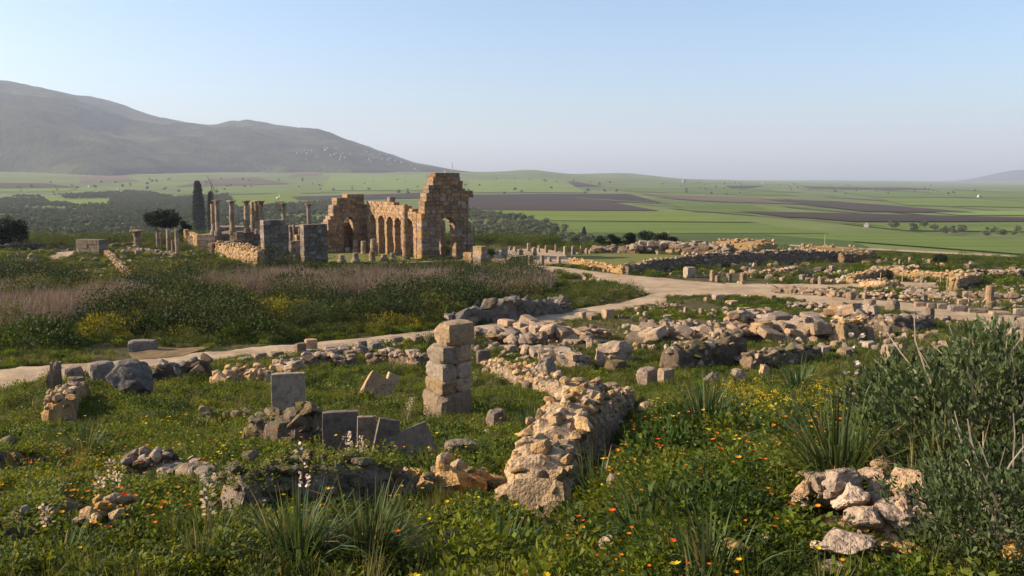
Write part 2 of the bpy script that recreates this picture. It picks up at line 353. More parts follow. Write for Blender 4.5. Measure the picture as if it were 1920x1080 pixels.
# ------------------------------------------------------------------ ground
def polar_sheet(name, azs, rs, hf, mat, close=False):
    A, R = np.meshgrid(azs, rs); X = R * np.sin(A); Y = R * np.cos(A); Z = hf(X, Y); n, m = A.shape
    v = np.stack([X, Y, Z], -1).reshape(-1, 3); i = np.arange(n * m).reshape(n, m)
    f = np.stack([i[:-1, :-1], i[:-1, 1:], i[1:, 1:], i[1:, :-1]], -1).reshape(-1, 4)[:, ::-1]
    if close: f = np.concatenate([f, np.stack([i[:-1, -1], i[:-1, 0], i[1:, 0], i[1:, -1]], -1).reshape(-1, 4)[:, ::-1]])
    return mesh_np(name, v, f, mat, True)
R = math.radians
az = np.concatenate([np.linspace(R(-37), R(37), 560), np.linspace(R(38), R(322), 70)])
rs = np.concatenate([np.array([.02]), np.geomspace(.8, 30, 210), np.geomspace(30.3, 200, 130), np.geomspace(204, 16500, 190)])
g = link('ground', polar_sheet('ground', az, rs, h, M['ground'], True)); tag(g, 'grassy hillside falling to the ruins and the wide plain', 'ground', kind='structure')
mo = link('mountain', polar_sheet('mountain', np.arctan((np.linspace(-500, 1045, 420) - 960) / FPX), np.linspace(2800, 9500, 260), hm, M['mountain']))
tag(mo, 'hazy wooded mountain rising on the left behind the fields', 'mountain', kind='structure')
def bluehill():
    px = np.linspace(1700, 2300, 60); hgt = np.interp(px, [1700, 1790, 1830, 1860, 1890, 1920, 1960, 2040, 2150, 2300], [-6, -3, 2, 8, 13, 13, 9, 11, 4, -6])
    rr = np.linspace(12000, 15500, 14); A, RR = np.meshgrid(np.arctan((px - 960) / FPX), rr)
    t = np.sin(np.linspace(0, math.pi, 14))[:, None]; Z = -60 + (hgt[None] / FPX * 13700 + 60) * t + 30 * (fbm(RR / 800, A * 60, 3) - .5)
    v = np.stack([RR * np.sin(A), RR * np.cos(A), Z], -1).reshape(-1, 3); i = np.arange(A.size).reshape(A.shape)
    f = np.stack([i[:-1, :-1], i[1:, :-1], i[1:, 1:], i[:-1, 1:]], -1).reshape(-1, 4)
    o = link('far_hill', mesh_np('far_hill', v, f, M['mountain'], True)); tag(o, 'far blue hill on the right horizon', 'hill', kind='structure')
bluehill()
def strip(name, secs, mat, dz=.05, across=10, along=10, label=None, cat='path', wob=.25):
    L0 = [P(x, a) for x, a, b in secs]; L1 = [P(x, b) for x, a, b in secs]; t = np.linspace(0, len(secs) - 1, (len(secs) - 1) * along + 1)
    def cur(Ls):
        Q = np.array(Ls)[:, :2]; k = np.arange(len(secs)); return np.stack([np.interp(t, k, Q[:, 0]), np.interp(t, k, Q[:, 1])], -1)
    a, b = cur(L0), cur(L1); s = np.linspace(0, 1, across + 1)
    n1 = (fbm(t * 1.3, t * 0 + 3, 3) - .5) * wob; n2 = (fbm(t * 1.3 + 40, t * 0 + 8, 3) - .5) * wob
    S = s[None] * (1 + n2[:, None] - n1[:, None]) + n1[:, None]
    X = a[:, None, 0] * (1 - S) + b[:, None, 0] * S; Y = a[:, None, 1] * (1 - S) + b[:, None, 1] * S
    edge = np.minimum(s, 1 - s); Z = h(X, Y) + dz - .09 * (edge < 1e-6)[None] * min(1, dz * 20)
    v = np.stack([X, Y, Z], -1).reshape(-1, 3); i = np.arange(X.size).reshape(X.shape)
    f = np.stack([i[:-1, :-1], i[1:, :-1], i[1:, 1:], i[:-1, 1:]], -1).reshape(-1, 4)
    o = link(name, mesh_np(name, v, f, mat, True)); tag(o, label, cat, kind='structure')
    return o
PATHS = []
def path(secs, *a, **k):
    PATHS.append([(x, p, q) for x, p, q in secs]); return strip('dirt_path', secs, *a, **k)
path([(-140, 705, 765), (0, 692, 735), (90, 684, 714), (200, 678, 702), (300, 668, 694), (380, 661, 684), (450, 654, 673), (560, 646, 664), (700, 631, 651), (800, 619, 641), (900, 608, 632), (1000, 593, 615), (1100, 576, 597), (1180, 561, 580), (1250, 546, 568)],
     M['dirt'], label='narrow pale dirt path crossing from the left edge to the fork', wob=.3)
path([(985, 497, 507), (1040, 500, 512), (1090, 505, 519), (1140, 512, 530), (1190, 517, 548), (1250, 521, 556), (1320, 527, 556), (1400, 536, 556), (1480, 545, 563), (1560, 554, 572), (1650, 562, 580), (1740, 572, 593), (1840, 584, 605), (1940, 594, 620), (2080, 606, 640)],
     M['dirt'], dz=.06, label='wide pale dirt track running from the forum to the right edge', wob=.12)
path([(1360, 531, 541), (1450, 534, 543), (1540, 534, 543), (1620, 532, 541), (1700, 530, 541), (1760, 531, 540)], M['dirt'], dz=.09, label='side track leading to the square stone foundation', wob=.15)
strip('farm_road', [(1480, 461.5, 464), (1560, 465.2, 467.8), (1680, 470.8, 474), (1800, 477, 480.5), (1920, 483, 487), (2050, 490, 494)], M['dirt'], dz=1.0, label='straight pale farm road below the ruins', cat='road', wob=.02)
def patch(name, poly, mat, dz, label, cat, cuts=10):
    w = [P(*q) for q in poly]; bm = bmesh.new(); bm.faces.new([bm.verts.new((q[0], q[1], 0)) for q in w])
    bmesh.ops.triangulate(bm, faces=bm.faces[:]); bmesh.ops.subdivide_edges(bm, edges=bm.edges[:], cuts=cuts, use_grid_fill=True)
    for v in bm.verts: v.co.z = float(h(v.co.x, v.co.y)) + dz
    bmesh.ops.recalc_face_normals(bm, faces=bm.faces[:])
    if sum(f.normal.z for f in bm.faces) < 0: bmesh.ops.reverse_faces(bm, faces=bm.faces[:])
    me = bpy.data.meshes.new(name); bm.to_mesh(me); bm.free(); me.materials.append(mat); o = link(name, me); tag(o, label, cat, kind='structure'); return o
CLEAR = []
def cpatch(name, poly, *a, **k): CLEAR.append(poly); return patch(name, poly, *a, **k)
cpatch('forum_plaza', [(922, 470), (1010, 466), (1062, 474), (1062, 482), (1120, 492), (1075, 499), (990, 498), (930, 494)], M['dirt'], .05, 'bare pale earth floor of the forum between stumps', 'ground')
cpatch('lawn', [(1070, 477), (1160, 475), (1290, 479), (1330, 486), (1280, 495), (1172, 508), (1120, 498), (1068, 488)], M['lawn'], .05, 'mown lawn inside the low forum wall', 'lawn')
cpatch('lawn', [(598, 468), (680, 468), (760, 480), (800, 490), (745, 497), (602, 494)], M['lawn'], .05, 'sunlit turf floor in front of the basilica arcade', 'lawn')
cpatch('bare_soil', [(240, 664), (290, 654), (350, 655), (400, 651), (330, 671), (250, 678)], M['brownsoil'], .07, 'reddish bare soil on the path verge below the grey slab', 'soil')
cpatch('dirt_patch', [(82, 487), (108, 474), (142, 471), (146, 476), (118, 487)], M['dirt'], .07, 'pale bare dirt patch by the dark wall at left', 'soil')

# ------------------------------------------------------------------ the fields of the plain
def field(tl, tr, br, bl, mat, label, k):
    c = [P(*q)[:2] for q in (tl, tr, br, bl)]; n, m = 30, 14; s = np.linspace(0, 1, n)[None]; t = np.linspace(0, 1, m)[:, None]
    X = (c[0][0] * (1 - s) + c[1][0] * s) * (1 - t) + (c[3][0] * (1 - s) + c[2][0] * s) * t
    Y = (c[0][1] * (1 - s) + c[1][1] * s) * (1 - t) + (c[3][1] * (1 - s) + c[2][1] * s) * t
    D = np.hypot(X, Y); Z = h(X, Y) + .4 + .0002 * D + .06 * (k % 12)
    v = np.stack([X, Y, Z], -1).reshape(-1, 3); i = np.arange(X.size).reshape(X.shape); f = np.stack([i[:-1, :-1], i[1:, :-1], i[1:, 1:], i[:-1, 1:]], -1).reshape(-1, 4)
    o = link('field', mesh_np('field', v, f, mat, True)); tag(o, label, 'field', kind='structure')
FL = [
 ((-60, 343), (85, 344), (150, 352), (-60, 354), 'fsoil', 'dark ploughed strip at the far left under the mountain'),
 ((-60, 356), (140, 354), (130, 359), (-60, 361), 'fbright', 'bright green strip below the dark ploughed one at far left'),
 ((150, 331), (235, 330), (260, 340), (150, 343), 'ftan', 'grey-brown field left of the cypresses under the mountain'),
 ((70, 369), (105, 368), (140, 381), (100, 381), 'fbright', 'small bright meadow among the olives at left'),
 ((110, 376), (205, 374), (200, 385), (135, 385), 'fbright', 'bright green meadow wedge among the olives'),
 ((390, 337), (480, 333), (545, 345), (330, 351), 'ftan', 'grey ploughed field behind the cypresses'),
 ((330, 352), (560, 346), (640, 362), (330, 366), 'fpale', 'pale green field behind the temple columns'),
 ((430, 368), (560, 362), (620, 378), (440, 390), 'fbright', 'bright green field directly behind the temple columns'),
 ((545, 370), (800, 362), (800, 372), (560, 377), 'fsoil', 'dark ploughed strip behind the basilica'),
 ((550, 318), (600, 316), (605, 329), (545, 331), 'ftan', 'grey-brown square field at the foot of the mountain'),
 ((620, 330), (800, 328), (800, 358), (600, 358), 'fpale', 'pale green slope behind the basilica tower'),
 ((880, 338), (1060, 340), (1100, 362), (880, 362), 'fpale', 'pale green slope right of the basilica'),
 ((1020, 340), (1080, 341), (1135, 351), (1060, 351), 'fsoil', 'dark ploughed wedge near the skyline'),
 ((870, 366), (1180, 364), (1240, 380), (870, 380), 'fsoil', 'broad dark ploughed field right of the basilica'),
 ((870, 380), (1130, 376), (1235, 396), (870, 394), 'fsoil', 'second dark ploughed field above the olive grove'),
 ((900, 395), (1240, 398), (1420, 418), (960, 414), 'fbright', 'bright green crop above the olive grove'),
 ((960, 415), (1425, 420), (1560, 440), (1060, 438), 'fgreen', 'mid green crop beyond the grove'),
 ((1060, 439), (1560, 441), (1640, 470), (1120, 462), 'fdark', 'dark green crop just below the ruins'),
 ((1240, 379), (1400, 384), (1480, 402), (1300, 398), 'fgreen', 'green strip between the ploughed fields'),
 ((1380, 397), (1700, 404), (1940, 410), (1480, 409), 'fsoil', 'long dark ploughed strip in the right of the plain'),
 ((1500, 409), (1940, 410), (1940, 417), (1600, 417), 'fsoil', 'dark brown strip along the lower right of the plain'),
 ((1200, 364), (1420, 372), (1560, 386), (1300, 377), 'ftan', 'brown stubble strip in mid plain'),
 ((1420, 374), (1560, 378), (1830, 400), (1620, 398), 'fsoil', 'dark ploughed wedge in the right plain'),
 ((1360, 349), (1430, 349), (1400, 354), (1370, 354), 'fsoil', 'small dark plot in the far plain'),
 ((1500, 350), (1700, 352), (1760, 356), (1520, 354), 'fsoil', 'thin dark strip in the far right plain'),
 ((1140, 352), (1440, 354), (1500, 368), (1180, 360), 'fgreen', 'far green crop in mid plain'),
 ((1560, 358), (1930, 360), (1930, 372), (1640, 370), 'fgreen', 'far green crop at right'),
 ((1640, 372), (1930, 374), (1930, 390), (1700, 386), 'fgreen', 'green crop at the right edge'),
 ((1740, 398), (1930, 396), (1930, 405), (1800, 405), 'fpale', 'pale yellow-green plot at the right edge'),
 ((1570, 420), (1930, 418), (1930, 436), (1700, 434), 'fgreen', 'green crop below the long ploughed strip'),
 ((1430, 442), (1700, 440), (1930, 456), (1930, 480), 'fgreen', 'large green crop beside the farm road'),
]
_r = random.Random(4)
for q in range(26):                             # thin crop strips far out on the right plain, all running the same way
    x0 = 1060 + _r.random() * 720; y0 = 349 + _r.random() ** 1.2 * 44; ln = _r.uniform(90, 260) * (y0 - 330) / 35; th = .04 * (y0 - 335) + _r.uniform(.4, 1.2); sl = .045 + .0009 * (y0 - 345)
    FL.append(((x0, y0), (x0 + ln, y0 + ln * sl), (x0 + ln * 1.12, y0 + ln * sl + th), (x0 + ln * .1, y0 + th), _r.choice(['ftan', 'fsoil', 'fpale', 'fgreen', 'ftan', 'fdark']), ORD[q] + ' of the thin crop strips across the right of the plain'))
for k, (a, b, c, d, m, l) in enumerate(FL): field(a, b, c, d, M[m], l, k)

# ------------------------------------------------------------------ masonry builders
def ashlar(parent, org, ud, nd, top, thick, mat, ch=.5, holes=(), bl=(.7, 1.3), rnd=None, maxobj=300, jit=.03, kind='box', base=-.3, vous=True, part=None, piece='stone_block'):
    """wall of separate squared blocks. org: 3D base corner, ud: run, nd: direction into the wall. top: [(u0,u1,height)]"""
    r = random.Random(rnd if rnd is not None else len(parent.name) + int(org[0] * 7)); L0 = max(b for a, b, c in top); blocks = []
    def hgt(u):
        for a, b, c in top:
            if a <= u < b: return c
        return -9
    rz = math.atan2(ud[1], ud[0]); z = base; k = 0
    while z < max(c for a, b, c in top):
        c = ch * r.uniform(.9, 1.12); u = min(a for a, b, cc in top) - (r.uniform(0, .5) if False else 0); 
        iv = []                                 # solid runs of this course
        us = sorted(set([a for a, b, cc in top] + [b for a, b, cc in top])); cur = None
        for a, b in zip(us[:-1], us[1:]):
            if hgt((a + b) / 2) >= z + c * .5:
                if cur and abs(cur[1] - a) < 1e-6: cur[1] = b
                else: cur = [a, b]; iv.append(cur)
        zm = z + c / 2
        for hc, hw, hs in holes:                # centre, half width, springing height (round arch above)
            w = hw if zm < hs else (math.sqrt(max(hw * hw - (zm - hs) ** 2, 0)) if zm < hs + hw else 0)
            if w <= .05: continue
            nv = []
            for a, b in iv:
                if hc - w > a and hc - w < b: nv.append([a, hc - w])
                elif hc - w >= b: nv.append([a, b])
                if hc + w < b and hc + w > a: nv.append([hc + w, b])
                elif hc + w <= a: nv.append([a, b])
            iv = [q for q in {(tuple(q)) for q in nv}]; iv = sorted([list(q) for q in iv])
        for a, b in iv:
            u = a
            while u < b - 1e-4:
                l = r.uniform(*bl)
                if b - (u + l) < bl[0] * .6: l = b - u
                blocks.append((u + l / 2, z + c / 2, l, c, 0)); u += l
        z += c; k += 1
    if vous:
        for hc, hw, hs in holes:
            n = max(9, int(hw * 9))
            for q in range(n):
                t = math.pi * (q + .5) / n; blocks.append((hc + math.cos(t) * (hw + .24), hs + math.sin(t) * (hw + .24), .5, math.pi * (hw + .24) / n, t))
    order = list(range(len(blocks))); r.shuffle(order); keep = set(order[:maxobj]); rest = []; mine = []; pl = Vector(parent.location)
    for q, (u, zz, l, c, t) in enumerate(blocks):
        j = r.uniform(-jit, jit); th = thick + r.uniform(-jit, jit) + (.10 if t else 0)
        p = np.array([org[0] + ud[0] * u + nd[0] * (thick / 2 + j), org[1] + ud[1] * u + nd[1] * (thick / 2 + j), org[2] + zz])
        me = with_mat(r.choice(KINDS[kind]), mat); scl = (l * .997, th, c * .995)
        M4 = Matrix.Translation(Vector(p) - pl) @ Matrix.Rotation(rz, 4, 'Z') @ (Matrix.Rotation(-t, 4, 'Y') if t else Matrix()) @ Matrix.Diagonal((*scl, 1))
        (mine if q in keep else rest).append((me, M4))
    host = parent
    if part and rest: host = joined(part, rest, mat, parent)
    elif rest: joined('masonry', rest, mat, parent)
    for me, M4 in mine:
        o = bpy.data.objects.new(piece, me); COL.objects.link(o); o.parent = host; o.matrix_basis = M4
    for k in range(int(L0 / .7) + 1): obst((org[0] + ud[0] * k * .7 + nd[0] * thick / 2, org[1] + ud[1] * k * .7 + nd[1] * thick / 2), max(thick * .6, .5))
    return host
def root(name, p, label, cat, group=None):      # parent empty at the thing's base
    return empty(name, p, 0, label, cat, group)
def rubble(name, pts, heights, thick, size, mat, label, cat='wall', seed=0, maxobj=160, core=True, kind='peb', top=None, sink=.12, group=None, jitz=.25, flat=.7, turf=0):
    """a ruined wall of separate rough stones along a ground line (pts: world xy)"""
    r = random.Random(seed); o = empty(name, (pts[0][0], pts[0][1], float(h(pts[0][0], pts[0][1]))), 0, label, cat, group); org = Vector(o.location)
    P2 = np.array([[p[0], p[1]] for p in pts]); seg = np.hypot(*np.diff(P2, axis=0).T); S = np.concatenate([[0], np.cumsum(seg)]); Lt = S[-1]
    def at(s): return np.array([np.interp(s, S, P2[:, 0]), np.interp(s, S, P2[:, 1])])
    def hh(s): return float(np.interp(s, S, heights)) * (1 + jitz * (float(fbm(np.array(s * 1.1 + seed), np.array(seed * 3.3), 2)) - .5) * 2)
    for q in range(int(turf * Lt)):
        s = r.uniform(0, Lt); p = at(s) + np.array([r.uniform(-.4, .4), r.uniform(-.4, .4)]) * thick; TURF.append((p[0], p[1], float(h(*at(s))) + hh(s) * r.uniform(.75, 1.0)))
    if core:
        from mathutils import noise as mn
        st = min(.25, max(size * .4, .06)); n = max(6, int(Lt / st)); vs, fs = [], []; K = 13; dm = min(size * .7, .16)
        for q in range(n + 1):
            s = Lt * q / n; p = at(s); d = at(min(s + .05, Lt)) - at(max(s - .05, 0)); d /= np.hypot(*d) + 1e-9; nn = np.array([-d[1], d[0]]); z0 = float(h(*p)); H = max(hh(s), .05) * (.3 if q in (0, n) else 1)
            for k in range(K):
                t = math.pi * k / (K - 1); c, si = math.cos(t), math.sin(t); w = math.copysign(abs(c) ** .45, c) * .5 * thick; zz = H * si ** .5 if 0 < k < K - 1 else -.35
                v = Vector((p[0] + nn[0] * w, p[1] + nn[1] * w, z0 + zz)); f = mn.noise(v / size * .8) * dm + mn.noise(v / size * 2.3) * dm * .6
                vs.append((v.x + nn[0] * f * c * 1.2 - org.x, v.y + nn[1] * f * c * 1.2 - org.y, v.z + f * si - org.z))
        for q in range(n):
            for k in range(K - 1): fs.append((q * K + k, q * K + k + 1, q * K + K + 1 + k, q * K + K + k))
        fs += [tuple(range(K))[::-1], tuple(range(n * K, n * K + K))]
        bm = bmesh.new(); mm = mesh_np('core', vs, fs, mat if mat in (M['rubble'], M['mossy']) else M['core']); bm.from_mesh(mm); bmesh.ops.recalc_face_normals(bm, faces=bm.faces[:]); bm.to_mesh(mm); bm.free(); link('core', mm, o)
    lst = []; s = 0
    while s < Lt:
        H = hh(s); z = 0
        while z < H + size * .2:
            for side in (-1, 1, 0):
                if (side == 0 and z < H - size * .9) or (core and r.random() < .35): continue
                ss = s + r.uniform(-.5, .5) * size
                if not 0 <= ss <= Lt: continue
                p = at(ss); d = at(min(ss + .05, Lt)) - at(max(ss - .05, 0)); d /= np.hypot(*d) + 1e-9; nn = np.array([-d[1], d[0]])
                k = size * r.uniform(.6, 1.45); w = side * thick * (.38 if core else .43) + r.uniform(-.1, .1) * thick
                zz = float(h(*p)) + (z if side else H) + r.uniform(-.2, .2) * size + (k * flat * .2)
                lst.append((k, (p[0] + nn[0] * w, p[1] + nn[1] * w, zz), (r.uniform(-.35, .35), r.uniform(-.35, .35), math.atan2(d[1], d[0]) + r.uniform(-.5, .5))))
            z += size * .72
        s += size * .95
    lst.sort(key=lambda q: -q[0]); rest = []
    for q, (k, loc, rot) in enumerate(lst):
        me = with_mat(r.choice(KINDS[kind]), (top if top and r.random() < .35 else mat)); sc = (k * r.uniform(.95, 1.4), k * r.uniform(.8, 1.1), k * flat * r.uniform(.75, 1.2))
        loc = Vector(loc) - org
        if q < maxobj: link('stone', me, o, loc, rot, sc)
        else: rest.append((me, mtx(loc, rot, sc)))
    if rest: joined('small_stones', rest, mat, o)
    for s in np.arange(0, Lt, max(thick * .6, .2)): obst(at(s), thick * .55)
    return o
def pxl(*q): return [P(*k)[:2] for k in q]
NB = {}
def blk(x0, x1, y0, y1, kind='worn', mat='block', yaw=None, rho=.75, tilt=(0, 0), label=None, name='stone_block', cat='stone block', area=None, sink=.06, parent=None, hmul=1., seed=None):
    """one stone seen between photo columns x0..x1 and rows y0..y1, standing on the ground where its base shows"""
    r = random.Random(seed if seed is not None else int(x0 * 31 + y1 * 17)); yaw = (YAW + r.uniform(-.2, .2)) if yaw is None else yaw
    b = P((x0 + x1) / 2, y1); s = mpp(b); Wd = (x1 - x0) * s; w = Wd / (abs(math.cos(yaw)) + rho * abs(math.sin(yaw))); dep = w * rho
    ext = (w * abs(math.sin(yaw)) + dep * abs(math.cos(yaw))); dn = -b[2] / b[1]
    H = max((y1 - y0) * s - ext * dn * .8, (y1 - y0) * s * .5) * hmul * 1.1
    cx, cy = b[0], b[1] + ext * .45; g0 = float(h(cx, cy)); zc = min(g0, b[2] + .02) - sink
    if kind == 'rock': w *= 1.25; dep *= 1.25; H *= 1.3
    me = with_mat(r.choice(KINDS[kind]), M[mat])
    o = link(name, me, parent, (cx, cy, zc + (H + sink) / 2), (tilt[0], tilt[1], yaw), (w, dep, H + sink)); obst((cx, cy), max(w, dep) * (.5 if cy > 12 else .85))
    if parent is None:
        if area: NB.setdefault(area, []).append((x0, o, cat))
        else: tag(o, label, cat)
    return o
# ------------------------------------------------------------------ the basilica
def add3(p, d, k, z=0): return np.array([p[0] + d[0] * k, p[1] + d[1] * k, p[2] + z])
A0 = P(793, 487); A0[2] = -10.45
bas = root('basilica', A0, 'ruined sandstone basilica with tall broken pier and round arches', 'basilica')
ashlar(bas, A0, V, U, [(0, .35, 6.1), (.35, .6, 7.4), (.6, .95, 8.7), (.95, 1.6, 9.9), (1.6, 2.0, 10.5), (2.0, 5.7, 11.1), (5.7, 6.1, 10.0), (6.1, 6.5, 9.2), (6.5, 7.0, 8.2), (7.0, 7.4, 4.3), (7.4, 7.8, 2.6)], 1.6, M['basilica'], .52, [(3.75, 1.25, 4.25)], rnd=3, maxobj=130, part='end_wall', jit=.06)
ashlar(bas, add3(A0, V, 6.2, 8.0), V, U, [(0, 1.5, .9)], 1.6, M['basilica'], .45, rnd=33, maxobj=10, part=None, base=0, jit=.05)
A1 = add3(A0, U, 1.65)
ashlar(bas, A1, U, V, [(0, 1.0, 6.0), (1.0, 1.9, 6.6), (1.9, 2.6, 6.2), (2.6, 6, 7.0), (6, 7.2, 7.2), (7.2, 7.9, 8.0), (7.9, 11.5, 7.15), (11.5, 14.2, 7.3)], .9, M['basilica'], .36, [(1.9, 1.1, 4.2), (4.9, .95, 4.35), (7.2, .95, 4.4), (9.7, .95, 4.45), (12.3, .95, 4.45)], bl=(.45, 1.0), rnd=4, maxobj=90, part='arcade_wall', jit=.04)
ashlar(bas, add3(add3(A0, U, 4.5), V, 5.4), U, V, [(0, 5, 5.0), (5, 14, 5.6)], .7, M['basilica'], .5, rnd=5, maxobj=15, part='inner_wall', jit=.04)
B0 = add3(A0, U, 16.6)
ashlar(bas, B0, -V, U, [(-.9, 0, 6.6), (0, 2.6, 8.3), (2.6, 4.2, 7.6), (4.2, 4.8, 6.6), (4.8, 5.2, 5.4), (5.2, 5.6, 4.6), (5.6, 6.0, 3.5)], 1.7, M['basilica'], .5, [(2.4, .85, 4.3)], rnd=6, maxobj=70, part='far_wall', jit=.06)
ashlar(bas, add3(add3(B0, U, 1.8), V, -9.5), V, U, [(0, 4, 3.0), (4, 9, 4.2)], .8, M['basilica'], .5, rnd=8, maxobj=10, part='back_wall')
def lathe(name, prof, n, mat, parent=None, loc=None, rot=None, wob=0., seed=0):
    r = random.Random(seed); vs, fs = [], []
    for k, (rad, z) in enumerate(prof):
        for i in range(n):
            a = 2 * math.pi * i / n; q = rad * (1 + r.uniform(-wob, wob)); vs.append((q * math.cos(a), q * math.sin(a), z + r.uniform(-wob, wob) * rad))
    for k in range(len(prof) - 1):
        for i in range(n): fs.append((k * n + i, k * n + (i + 1) % n, (k + 1) * n + (i + 1) % n, (k + 1) * n + i))
    fs += [tuple(range(n))[::-1], tuple(range((len(prof) - 1) * n, len(prof) * n))]
    return link(name, mesh_np(name, vs, fs, mat), parent, loc, rot)
def column(px, ytop, ybase, rad, mat, label, cap=True, base=True, group=None, name='column', zb=None, yfwd=None, broken=False, seed=1):
    b = P(px, ybase)
    if yfwd: b = np.array([(px - 960) / FPX * (yfwd * CT - zb * ST), yfwd, zb])
    H = zat(ytop, b[1]) - b[2]; o = empty(name, b, random.uniform(0, 3), label, 'column', group); z = -.15
    if base:
        lathe('base', [(rad * 1.55, -.2), (rad * 1.55, .18), (rad * 1.42, .2), (rad * 1.5, .3), (rad * 1.42, .4), (rad * 1.15, .45), (rad * 1.1, .55)], 14, mat, o, wob=.02, seed=seed); z = .5
    top = H - (rad * 2.1 if cap else 0); n = max(3, int((top - z) / .9)); zz = np.linspace(z, top, n + 1)
    for k in range(n):                          # drums
        r0 = rad * (1.06 - .16 * (zz[k] / max(H, .1))); r1 = rad * (1.06 - .16 * (zz[k + 1] / max(H, .1))); e = .02
        lathe('drum', [(r0 * .95, zz[k]), (r0, zz[k] + e), (r1, zz[k + 1] - e), (r1 * .95, zz[k + 1])], 14, mat, o, (random.uniform(-.02, .02), random.uniform(-.02, .02), 0), wob=.025, seed=seed * 9 + k)
    if cap:
        c = lathe('capital', [(rad * .92, top), (rad * 1.02, top + rad * .1), (rad * .95, top + rad * .2), (rad * 1.1, top + rad * .7), (rad * 1.25, top + rad * 1.2), (rad * 1.6, top + rad * 1.65), (rad * 1.5, top + rad * 1.72)], 14, mat, o, wob=.06, seed=seed)
        link('abacus', with_mat(BOX[seed % 10], mat), c, (0, 0, top + rad * 1.9), (0, 0, .4), (rad * 3.1, rad * 3.1, rad * .36))
    obst(b, rad * 1.8); return o
column(761, 383, 487, .36, M['basilica'], 'tall free column before the basilica arcade', cap=False, seed=2)
column(786, 411, 484, .34, M['basilica'], 'shorter column beside the basilica corner pier', cap=False, seed=3)
column(700, 418, 472, .36, M['basilica'], 'column stump beside the far basilica wall', cap=False, seed=4)
for q, (x, a, b) in enumerate([(667, 449, 474), (682, 452, 476), (700, 448, 480), (717, 456, 473), (667, 474, 493), (698, 471, 491), (720, 477, 490), (737, 474, 491), (641, 478, 494), (652, 464, 474)]):
    column(x, a, b, .38, M['forum'], ORD[q] + ' of the short column stumps on the turf before the arcade', cap=False, base=q % 2 == 0, group='column stumps before the arcade', name='column_stump', seed=20 + q)
blk(730, 748, 446, 474, 'box', 'basilica', label='tall squared block standing under the basilica arches')
# scaffold behind the tall pier
sc_o = P(876, 484); sc_o[2] = -10.5; scf = root('scaffold', sc_o, 'dark scaffold poles at the right side of the tall pier', 'scaffold')
def bar(p, q, r, mat, name, parent, n=6):
    p, q = Vector(p), Vector(q); d = q - p; o = lathe(name, [(r, 0), (r, d.length)], n, mat, parent, p, d.to_track_quat('Z', 'Y').to_euler()); return o
for i, (u, v) in enumerate([(0.4, .6), (0.4, 2.0), (1.5, .6), (1.5, 2.0)]):
    e = V * u + U * v; bar((e[0], e[1], -.1), (e[0], e[1], 8.0 - u * 2.4), .045, M['steel'], 'pole', scf)
for z in (1.8, 3.6, 5.2):
    for (a, b) in (((.4, .6), (1.5, .6)), ((.4, 2.0), (1.5, 2.0)), ((.4, .6), (.4, 2.0)), ((1.5, .6), (1.5, 2.0))):
        if z > 4.4 and 1.5 in (a[0], b[0]): continue
        e, f = V * a[0] + U * a[1], V * b[0] + U * b[1]; bar((e[0], e[1], z), (f[0], f[1], z), .035, M['steel'], 'rail', scf)
# podium edge under the basilica, dark kerb walls beside it
def wallpx(name, a, b, hgt, thick, mat, label, ch=.45, bl=(.6, 1.2), maxobj=60, z=None, prof=None, holes=(), nd=None, part=None, cat='wall', jit=.04, rnd=1, sink=.3):
    p, q = P(*a), P(*b); d = q[:2] - p[:2]; L0 = float(np.hypot(*d)); d = d / L0; n = np.array([-d[1], d[0]]) if nd is None else nd
    if nd is None and n[1] < 0: n = -n
    if nd is U: d = V; L0 = (b[0] - a[0]) * mpp(p) / .8131 * 1.02; n = U
    p = p.copy(); p[2] = min(p[2], q[2]) if z is None else z; o = root(name, p, label, cat)
    top = [(0, L0, hgt)] if prof is None else [(L0 * u0, L0 * u1, hh) for u0, u1, hh in prof]
    ashlar(o, p, d, n, top, thick, mat, ch, holes, bl, rnd=rnd, maxobj=maxobj, part=part, jit=jit, base=-sink); return o
wallpx('podium_wall', (745, 502), (893, 497), .75, 1.2, M['forum'], 'low podium wall along the front of the basilica', maxobj=60)
wallpx('podium_wall', (600, 497), (742, 500), .3, .8, M['forum'], 'low stone kerb in front of the turf and column stumps', maxobj=50)
wallpx('broken_pier', (902, 503), (918, 502), 2.6, 1.4, M['forum'], 'dark broken pier right of the basilica', prof=[(0, .75, 2.6), (.75, 1, 1.7)])
wallpx('low_wall', (922, 504), (956, 505), 1.2, .7, M['forum'], 'dark low wall right of the broken pier', rnd=2)
wallpx('low_wall', (958, 505), (990, 502), 1.4, .7, M['forum'], 'higher dark low wall ending at the forum stumps', rnd=4)
wallpx('low_wall', (868, 497), (884, 499), 1.7, .8, M['basilica'], 'lit broken wall stub at the foot of the tall pier', rnd=5)
blk(883, 899, 463, 487, 'worn', 'basilica', label='small lit masonry lump right of the basilica')
# ------------------------------------------------------------------ gate, temple and their walls (left of the basilica)
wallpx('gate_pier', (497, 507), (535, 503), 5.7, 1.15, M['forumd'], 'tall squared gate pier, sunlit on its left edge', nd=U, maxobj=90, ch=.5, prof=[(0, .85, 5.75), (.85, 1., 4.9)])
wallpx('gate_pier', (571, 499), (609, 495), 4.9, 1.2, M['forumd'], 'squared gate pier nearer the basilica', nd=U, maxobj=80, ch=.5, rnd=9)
wallpx('low_wall', (536, 488), (566, 484), 2.6, .6, M['forum'], 'low wall with opening between the gate piers', prof=[(0, .35, 1.2), (.35, 1, 2.4)], rnd=3)
for q, (x, a, b) in enumerate([(545, 424, 456), (552, 420, 456), (562, 428, 456), (546, 458, 474), (541, 470, 497), (554, 478, 498)]):
    column(x, a, b, .22, M['forum'], ORD[q] + ' slender post seen between the two gate piers', cap=False, base=False, group='posts between the gate piers', seed=40 + q)
